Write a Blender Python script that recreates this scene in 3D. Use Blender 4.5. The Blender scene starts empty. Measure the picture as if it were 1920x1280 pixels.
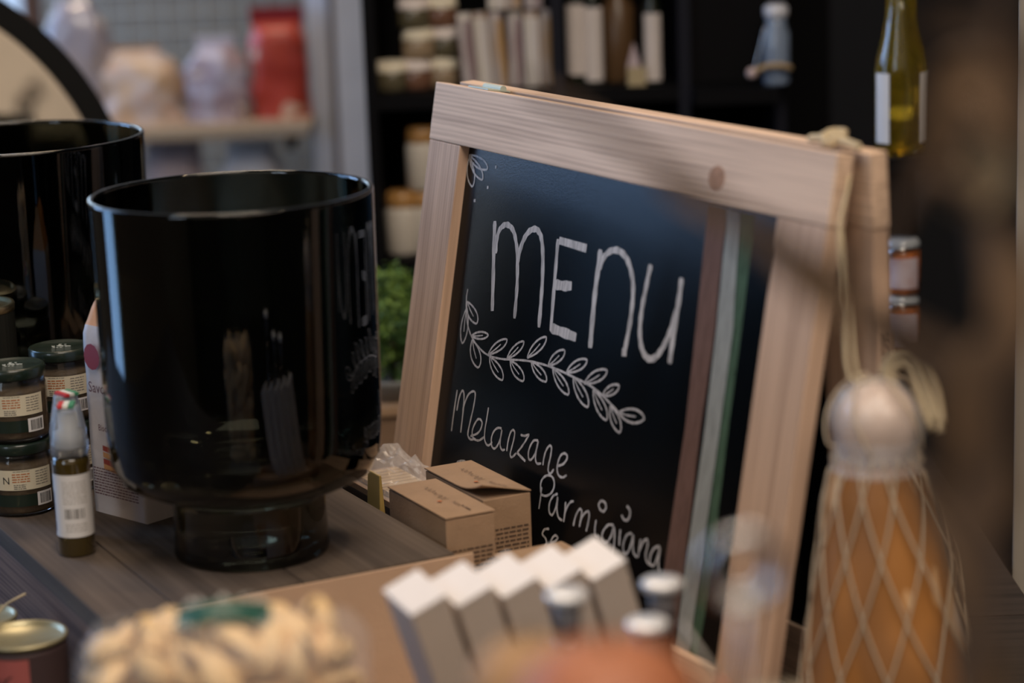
import bpy, bmesh, math, random
from mathutils import Vector, Matrix, noise
sc = bpy.context.scene
R = math.radians
random.seed(7)

# ------------------------------------------------------------------ camera
CAM = Vector((0, 0, .557))
_p, _r = R(12.48), R(2.0)
_fw = Vector((0, math.cos(_p), -math.sin(_p)))
_rt = Vector((1, 0, 0)); _up = _rt.cross(_fw)
RT = _rt * math.cos(_r) - _up * math.sin(_r)
UP = _rt * math.sin(_r) + _up * math.cos(_r)
cd = bpy.data.cameras.new('camera'); cam = bpy.data.objects.new('camera', cd)
sc.collection.objects.link(cam); sc.camera = cam
cam.matrix_world = Matrix(((RT.x, UP.x, -_fw.x, CAM.x), (RT.y, UP.y, -_fw.y, CAM.y), (RT.z, UP.z, -_fw.z, CAM.z), (0, 0, 0, 1)))
cd.lens = 85; cd.sensor_width = 36; cd.clip_start = .05; cd.clip_end = 60
cd.dof.use_dof = True; cd.dof.focus_distance = 2.03; cd.dof.aperture_fstop = 2.8

def at(px, py, d):
    """survey helper: point seen at photo pixel (px,py) at distance d (m)"""
    v = (_fw * 4533 + RT * (px - 960) - UP * (py - 640)).normalized()
    return CAM + v * d
E1 = Vector((.452, -.892, 0)); E2 = Vector((.892, .452, 0))     # long and cross axes of the riser crate
YAW = math.atan2(-.892, .452)
def ab(a, b, z=0): return E1 * a + E2 * b + Vector((0, 0, z))

# ------------------------------------------------------------------ world, exposure, daylight, added fill lights
sc.view_settings.view_transform = 'Standard'; sc.view_settings.look = 'None'
sc.view_settings.gamma = 1; sc.view_settings.use_curve_mapping = False
sc.view_settings.exposure = .6
w = bpy.data.worlds.new('world'); sc.world = w; w.use_nodes = True
w.node_tree.nodes['Background'].inputs[0].default_value = (.45, .6, .85, 1)
w.node_tree.nodes['Background'].inputs[1].default_value = .8
def area(name, loc, direction, sx, sy, power, col):
    l = bpy.data.lights.new(name, 'AREA'); l.shape = 'RECTANGLE'; l.size = sx; l.size_y = sy; l.energy = power; l.color = col
    o = bpy.data.objects.new(name, l); sc.collection.objects.link(o); o.location = loc
    o.rotation_euler = Vector(direction).to_track_quat('-Z', 'Y').to_euler(); return o
area('daylight_glass_door', (-2.43, 2.53, .7), (1, 0, 0), .60, 2.9, 11, (.24, .52, 1))
area('daylight_far_window', (-2.43, 3.4, 1.3), (1, 0, 0), .9, 1.75, 30, (.34, .57, 1))
area('near_window_fill', (-2.42, -1.2, 1.35), (1, 0, 0), 1.5, 1.7, 15, (.8, .9, 1))  # added window light, brightens the sign face from the left front
area('daylight_back_window', (-1.28, 4.62, .75), (0, -1, 0), .7, 1.2, 7, (.6, .8, 1))

area('overhead_fill', (.1, .3, 2.38), (0, 0, -1), 1.2, 1.8, 30, (1, .88, .76))  # added soft overhead fill for tops and front faces; ceiling has no opening
area('background_warm_fill', (-.5, 3.2, 2.38), (0, 0, -1), .8, .5, 16, (1, .78, .56))  # added warm fill, offsets the blue window light on the background
area('front_warm_fill', (.85, -.6, 2.38), (0, 0, -1), 2.4, 1.6, 31, (1, .82, .66))  # added warm fill from the front for carton sides and sign wood

# ------------------------------------------------------------------ materials
def nt(m): return m.node_tree.nodes, m.node_tree.links
MC = {}
def mat(name, col, rough=.6, metal=0, trans=0, alpha=1, coat=0, bump=0, bscale=60, var=0, vscale=20, ior=1.45, spec=.5, emit=None, stretch=None, sheen=0):
    if name in MC: return MC[name]
    m = bpy.data.materials.new(name); m.use_nodes = True; N, L = nt(m); b = N['Principled BSDF']
    b.inputs['Base Color'].default_value = (*col, 1); b.inputs['Roughness'].default_value = rough
    b.inputs['Metallic'].default_value = metal; b.inputs['Transmission Weight'].default_value = trans
    b.inputs['Alpha'].default_value = alpha; b.inputs['Coat Weight'].default_value = coat; b.inputs['IOR'].default_value = ior
    b.inputs['Specular IOR Level'].default_value = spec; b.inputs['Sheen Weight'].default_value = sheen
    if emit: b.inputs['Emission Color'].default_value = (*emit[0], 1); b.inputs['Emission Strength'].default_value = emit[1]
    tc = N.new('ShaderNodeTexCoord'); mp = N.new('ShaderNodeMapping'); L.new(tc.outputs['Object'], mp.inputs[0])
    if stretch: mp.inputs['Scale'].default_value = stretch
    n1 = N.new('ShaderNodeTexNoise'); n1.inputs['Scale'].default_value = vscale; n1.inputs['Detail'].default_value = 5; L.new(mp.outputs[0], n1.inputs['Vector'])
    mx = N.new('ShaderNodeMix'); mx.data_type = 'RGBA'; mx.inputs[6].default_value = (*[c * (1 - max(var, .04)) for c in col], 1); mx.inputs[7].default_value = (*[min(1, c * (1 + max(var, .04))) for c in col], 1)
    cr = N.new('ShaderNodeValToRGB'); cr.color_ramp.elements[0].position = .3; cr.color_ramp.elements[1].position = .7
    L.new(n1.outputs[0], cr.inputs[0]); L.new(cr.outputs[0], mx.inputs[0]); L.new(mx.outputs[2], b.inputs['Base Color'])
    if bump:
        n2 = N.new('ShaderNodeTexNoise'); n2.inputs['Scale'].default_value = bscale; n2.inputs['Detail'].default_value = 4; L.new(mp.outputs[0], n2.inputs['Vector'])
        bp = N.new('ShaderNodeBump'); bp.inputs['Strength'].default_value = bump; bp.inputs['Distance'].default_value = .002
        L.new(n2.outputs[0], bp.inputs['Height']); L.new(bp.outputs[0], b.inputs['Normal'])
    MC[name] = m; return m

def wood(name, light, dark, axis='X', scale=1.0, rough=.62, bands=None, contrast=1.0):
    """grain runs along the given object axis"""
    if name in MC: return MC[name]
    m = bpy.data.materials.new(name); m.use_nodes = True; N, L = nt(m); b = N['Principled BSDF']; b.inputs['Roughness'].default_value = rough
    b.inputs['Specular IOR Level'].default_value = .3
    tc = N.new('ShaderNodeTexCoord'); mp = N.new('ShaderNodeMapping'); L.new(tc.outputs['Object'], mp.inputs[0])
    k = {'X': (1.6, 40, 40), 'Y': (40, 1.6, 40), 'Z': (40, 40, 1.6)}[axis]
    mp.inputs['Scale'].default_value = tuple(v * scale for v in k)
    wv = N.new('ShaderNodeTexWave'); wv.bands_direction = bands or {'X': 'Z', 'Z': 'X', 'Y': 'X'}[axis]
    mw = N.new('ShaderNodeMapping'); L.new(tc.outputs['Object'], mw.inputs[0]); mw.inputs['Scale'].default_value = tuple(.07 if c_ == axis else 1 for c_ in 'XYZ')
    wv.inputs['Scale'].default_value = 75 * scale; wv.inputs['Distortion'].default_value = 7; wv.inputs['Detail'].default_value = 2; wv.inputs['Detail Scale'].default_value = .35
    L.new(mw.outputs[0], wv.inputs['Vector'])
    n2 = N.new('ShaderNodeTexNoise'); n2.inputs['Scale'].default_value = 3; n2.inputs['Detail'].default_value = 5; L.new(mp.outputs[0], n2.inputs['Vector'])
    a1 = N.new('ShaderNodeMath'); a1.operation = 'MULTIPLY_ADD'; a1.inputs[1].default_value = .14 * contrast; a1.inputs[2].default_value = -.05; L.new(wv.outputs['Fac'], a1.inputs[0])
    a2 = N.new('ShaderNodeMath'); a2.operation = 'ADD'; L.new(a1.outputs[0], a2.inputs[0]); L.new(n2.outputs[0], a2.inputs[1])
    cr = N.new('ShaderNodeValToRGB'); e = cr.color_ramp.elements
    e[0].position = .25; e[0].color = (*dark, 1); e[1].position = .62; e[1].color = (*light, 1); L.new(a2.outputs[0], cr.inputs[0])
    L.new(cr.outputs[0], b.inputs['Base Color'])
    bp = N.new('ShaderNodeBump'); bp.inputs['Strength'].default_value = .35; bp.inputs['Distance'].default_value = .0006
    L.new(a2.outputs[0], bp.inputs['Height']); L.new(bp.outputs[0], b.inputs['Normal'])
    MC[name] = m; return m

def blotch(name, cols, scale=30, rough=.35, alpha=1, coat=0, stretch=None):
    """printed / filled packaging in several colours"""
    if name in MC: return MC[name]
    m = bpy.data.materials.new(name); m.use_nodes = True; N, L = nt(m); b = N['Principled BSDF']; b.inputs['Roughness'].default_value = rough
    b.inputs['Alpha'].default_value = alpha; b.inputs['Coat Weight'].default_value = coat
    tc = N.new('ShaderNodeTexCoord'); n1 = N.new('ShaderNodeTexNoise'); n1.inputs['Scale'].default_value = scale; n1.inputs['Detail'].default_value = 1.5
    mp = N.new('ShaderNodeMapping'); L.new(tc.outputs['Object'], mp.inputs[0]); L.new(mp.outputs[0], n1.inputs['Vector'])
    if stretch: mp.inputs['Scale'].default_value = stretch
    cr = N.new('ShaderNodeValToRGB'); e = cr.color_ramp.elements; cr.color_ramp.interpolation = 'EASE'
    n = len(cols)
    for i, c in enumerate(cols):
        pos = .36 + .28 * i / (n - 1)
        el = e[0] if i == 0 else (e[1] if i == n - 1 else e.new(pos))
        el.position = pos; el.color = (*c, 1)
    L.new(n1.outputs[0], cr.inputs[0]); L.new(cr.outputs[0], b.inputs['Base Color']); MC[name] = m; return m

# ------------------------------------------------------------------ mesh builder
class MB:
    def __init__(s): s.v = []; s.f = []
    def add(s, v, f):
        o = len(s.v); s.v += [Vector(x) for x in v]; s.f += [tuple(i + o for i in q) for q in f]; return s
    def box(s, x0, x1, y0, y1, z0, z1, M=None):
        v = [Vector((x, y, z)) for z in (z0, z1) for x, y in ((x0, y0), (x1, y0), (x1, y1), (x0, y1))]
        if M: v = [M @ p for p in v]
        return s.add(v, [(3, 2, 1, 0), (4, 5, 6, 7), (0, 1, 5, 4), (1, 2, 6, 5), (2, 3, 7, 6), (3, 0, 4, 7)])
    def lathe(s, prof, seg=48, c=(0, 0, 0), close=False, sx=1, sy=1, M=None):
        v = []; f = []; n = len(prof)
        for r, z in prof:
            for k in range(seg):
                a = 2 * math.pi * k / seg; p = Vector((c[0] + r * math.cos(a) * sx, c[1] + r * math.sin(a) * sy, c[2] + z)); v.append(M @ p if M else p)
        for i in range(n if close else n - 1):
            for k in range(seg):
                a, b_ = i * seg + k, i * seg + (k + 1) % seg; j = (i + 1) % n
                f.append((a, b_, j * seg + (k + 1) % seg, j * seg + k))
        if not close:
            f.append(tuple(range(seg))[::-1]); f.append(tuple((n - 1) * seg + k for k in range(seg)))
        return s.add(v, f)
    def tube(s, pts, r, seg=8, flat=1.0):
        pts = [Vector(p) for p in pts]; n = len(pts); rr = r if isinstance(r, (list, tuple)) else [r] * n
        v = []; f = []; ref = None
        for i, p in enumerate(pts):
            t = (pts[min(i + 1, n - 1)] - pts[max(i - 1, 0)]).normalized()
            if ref is None: ref = t.orthogonal().normalized()
            ref = (ref - t * ref.dot(t)).normalized(); bi = t.cross(ref)
            for k in range(seg):
                a = 2 * math.pi * k / seg; v.append(p + (ref * math.cos(a) + bi * math.sin(a) * flat) * rr[i])
        for i in range(n - 1):
            for k in range(seg): f.append((i * seg + k, i * seg + (k + 1) % seg, (i + 1) * seg + (k + 1) % seg, (i + 1) * seg + k))
        f.append(tuple(range(seg))[::-1]); f.append(tuple((n - 1) * seg + k for k in range(seg)))
        return s.add(v, f)
    def ribbon(s, pts, w, fn):
        """flat painted stroke: pts in 2-D, fn maps (s,t) to 3-D"""
        pts = smooth2(pts); n = len(pts); v = []; f = []
        for i, p in enumerate(pts):
            a = pts[max(i - 1, 0)]; b_ = pts[min(i + 1, n - 1)]; dx, dy = b_[0] - a[0], b_[1] - a[1]; l = math.hypot(dx, dy) or 1
            ww = w * .5 * (1 + .12 * math.sin(i * 1.7)) * (.75 if i in (0, n - 1) else 1)
            v.append(fn(p[0] - dy / l * ww, p[1] + dx / l * ww)); v.append(fn(p[0] + dy / l * ww, p[1] - dx / l * ww))
        for i in range(n - 1): f.append((2 * i, 2 * i + 1, 2 * i + 3, 2 * i + 2))
        return s.add(v, f)
    def grid(s, nu, nv, fn, wrap=False):
        v = [fn(i / (nu - (0 if wrap else 1)), j / (nv - 1)) for j in range(nv) for i in range(nu)]; f = []
        for j in range(nv - 1):
            for i in range(nu if wrap else nu - 1):
                f.append((j * nu + i, j * nu + (i + 1) % nu, (j + 1) * nu + (i + 1) % nu, (j + 1) * nu + i))
        return s.add(v, f)
    def build(s, name, m=None, parent=None, smooth=False, bevel=0, solid=0, sub=0, label=None, seg=2):
        me = bpy.data.meshes.new(name); me.from_pydata([tuple(p) for p in s.v], [], s.f); me.update()
        bm = bmesh.new(); bm.from_mesh(me); bmesh.ops.recalc_face_normals(bm, faces=bm.faces)
        if bevel: bmesh.ops.bevel(bm, geom=list(bm.edges), offset=bevel, segments=seg, affect='EDGES', profile=.6)
        bm.to_mesh(me); bm.free()
        if smooth:
            for p in me.polygons: p.use_smooth = True
        o = bpy.data.objects.new(name, me); sc.collection.objects.link(o)
        if m: me.materials.append(m)
        if parent: o.parent = parent
        if solid: q = o.modifiers.new('solid', 'SOLIDIFY'); q.thickness = solid
        if sub: q = o.modifiers.new('sub', 'SUBSURF'); q.levels = sub; q.render_levels = sub
        if label: o['label'] = label
        return o
def smooth2(pts, k=4):
    if len(pts) < 3: return [tuple(p) for p in pts]
    out = []; n = len(pts)
    for i in range(n - 1):
        p0, p1, p2, p3 = pts[max(i - 1, 0)], pts[i], pts[i + 1], pts[min(i + 2, n - 1)]
        for j in range(k):
            t = j / k
            out.append(tuple(.5 * (2 * p1[c] + (p2[c] - p0[c]) * t + (2 * p0[c] - 5 * p1[c] + 4 * p2[c] - p3[c]) * t * t + (3 * p1[c] - p0[c] - 3 * p2[c] + p3[c]) * t ** 3) for c in range(len(p1))))
    out.append(tuple(pts[-1])); return out
def tag(o, label, cat, group=None, kind=None):
    o['label'] = label; o['category'] = cat
    if group: o['group'] = group
    if kind: o['kind'] = kind
    return o
def thing(name, label, cat, loc=(0, 0, 0), rz=0, group=None, rot=None):
    o = bpy.data.objects.new(name, None); sc.collection.objects.link(o); o.location = loc; o.rotation_euler = rot or (0, 0, rz)
    o.empty_display_size = .02; return tag(o, label, cat, group)
def struct(name, mb, m, **k):
    o = mb.build(name, m, **k); o['kind'] = 'structure'; return o
def dup(o, loc=None, rz=None, label=None, group=None, parent=None, rot=None):
    c = o.copy(); sc.collection.objects.link(c)
    if parent: c.parent = parent
    if loc is not None: c.location = loc
    if rz is not None: c.rotation_euler = (0, 0, rz)
    if rot is not None: c.rotation_euler = rot
    if label: c['label'] = label
    if group: c['group'] = group
    for ch in list(o.children): dup(ch, parent=c)
    return c
def text(mb, s, size, fn, xs=1.0):
    """flat lettering mapped through fn(x, y) -> 3-D"""
    cu = bpy.data.curves.new('t', 'FONT'); cu.body = s; cu.size = size; cu.resolution_u = 2
    ob = bpy.data.objects.new('t', cu); sc.collection.objects.link(ob)
    me = bpy.data.meshes.new_from_object(ob, depsgraph=bpy.context.evaluated_depsgraph_get())
    mb.add([fn(v.co.x * xs, v.co.y) for v in me.vertices], [tuple(p.vertices) for p in me.polygons])
    bpy.data.objects.remove(ob); bpy.data.curves.remove(cu); bpy.data.meshes.remove(me)
def cyl(r, phi0=0):
    """(arc length, height) -> point on a cylinder whose phi 0 faces -Y"""
    return lambda s, z: Vector((r * math.sin(s / r + phi0), -r * math.cos(s / r + phi0), z))
def patch(mb, fn, s0, s1, z0, z1, n=1):
    v = []; 
    for i in range(n + 1):
        s = s0 + (s1 - s0) * i / n; v += [fn(s, z0), fn(s, z1)]
    return mb.add(v, [(2 * i, 2 * i + 2, 2 * i + 3, 2 * i + 1) for i in range(n)])
def lines(mb, fn, s0, s1, ztop, rows, pitch, h, rnd):
    for k in range(rows):
        s = s0; z = ztop - k * pitch
        while s < s1:
            wd = rnd.uniform(.6, 2.2) * pitch
            e = min(s + wd, s1); patch(mb, fn, s, e, z - h, z); s = e + pitch * .35
def barcode(mb, fn, s0, s1, z0, z1, rnd):
    s = s0; u = (s1 - s0) / 30
    while s < s1:
        wd = rnd.choice((1, 1, 2)) * u; patch(mb, fn, s, s + wd, z0, z1); s += wd + rnd.choice((1, 1, 2)) * u

TZ = -.13      # display table top (the crate top is z = 0)
FZ = -.95      # floor
# palette
pine_x = wood('pine_x', (.76, .54, .385), (.46, .31, .215), 'X'); pine_z = wood('pine_z', (.62, .42, .295), (.36, .23, .155), 'Z')
dark_wood = wood('crate_wood', (.12, .088, .066), (.06, .043, .032), 'X', .6, .85, 'Y', .45)
dark_wood2 = wood('crate_wood_side', (.21, .125, .09), (.08, .045, .035), 'X', 1.0, .8)
table_wood = wood('table_wood', (.035, .025, .02), (.018, .013, .010), 'X', .8, .7)
black_wood = mat('black_shelf', (.003, .003, .004), .6, spec=.12)
blackglass = mat('smoked_black_glass', (.065, .07, .052), .03, trans=1, ior=1.5)
kraft = mat('kraft_card', (.33, .21, .125), .8, bump=.2, bscale=400, var=.06, vscale=60)
kraft_ink = mat('kraft_ink', (.09, .055, .035), .8); orange_ink = mat('orange_ink', (.42, .13, .04), .7)
card = mat('cardboard', (.48, .32, .21), .85, bump=.15, bscale=300, var=.04)
white_card = mat('white_card', (.74, .70, .69), .45, var=.02)
carton_side_bounce = mat('white_card_bounce', (.66, .56, .48), .5, var=.02)  # white card tinted brown: warm bounce light put into the side colour
ink = mat('black_ink', (.02, .02, .02), .6)
green_lid = mat('dark_green_lid', (.012, .021, .014), .3, coat=.4)
cream_label = mat('cream_label', (.62, .55, .40), .6); white_label = mat('white_label', (.68, .65, .63), .6)
clear_glass = mat('clear_glass', (.95, .97, .96), .03, trans=1, ior=1.45)
film = mat('clear_film', (.95, .95, 1), .12, alpha=.10, spec=.9)
film2 = mat('cloudy_film', (.75, .72, .72), .15, alpha=.30, spec=.9, bump=.6, bscale=60)
steel = mat('steel', (.7, .7, .7), .22, 1); tin = mat('tin', (.34, .30, .18), .35, .6)
cotton = mat('cotton_twine', (.52, .42, .27), .9, bump=.5, bscale=900)
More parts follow.
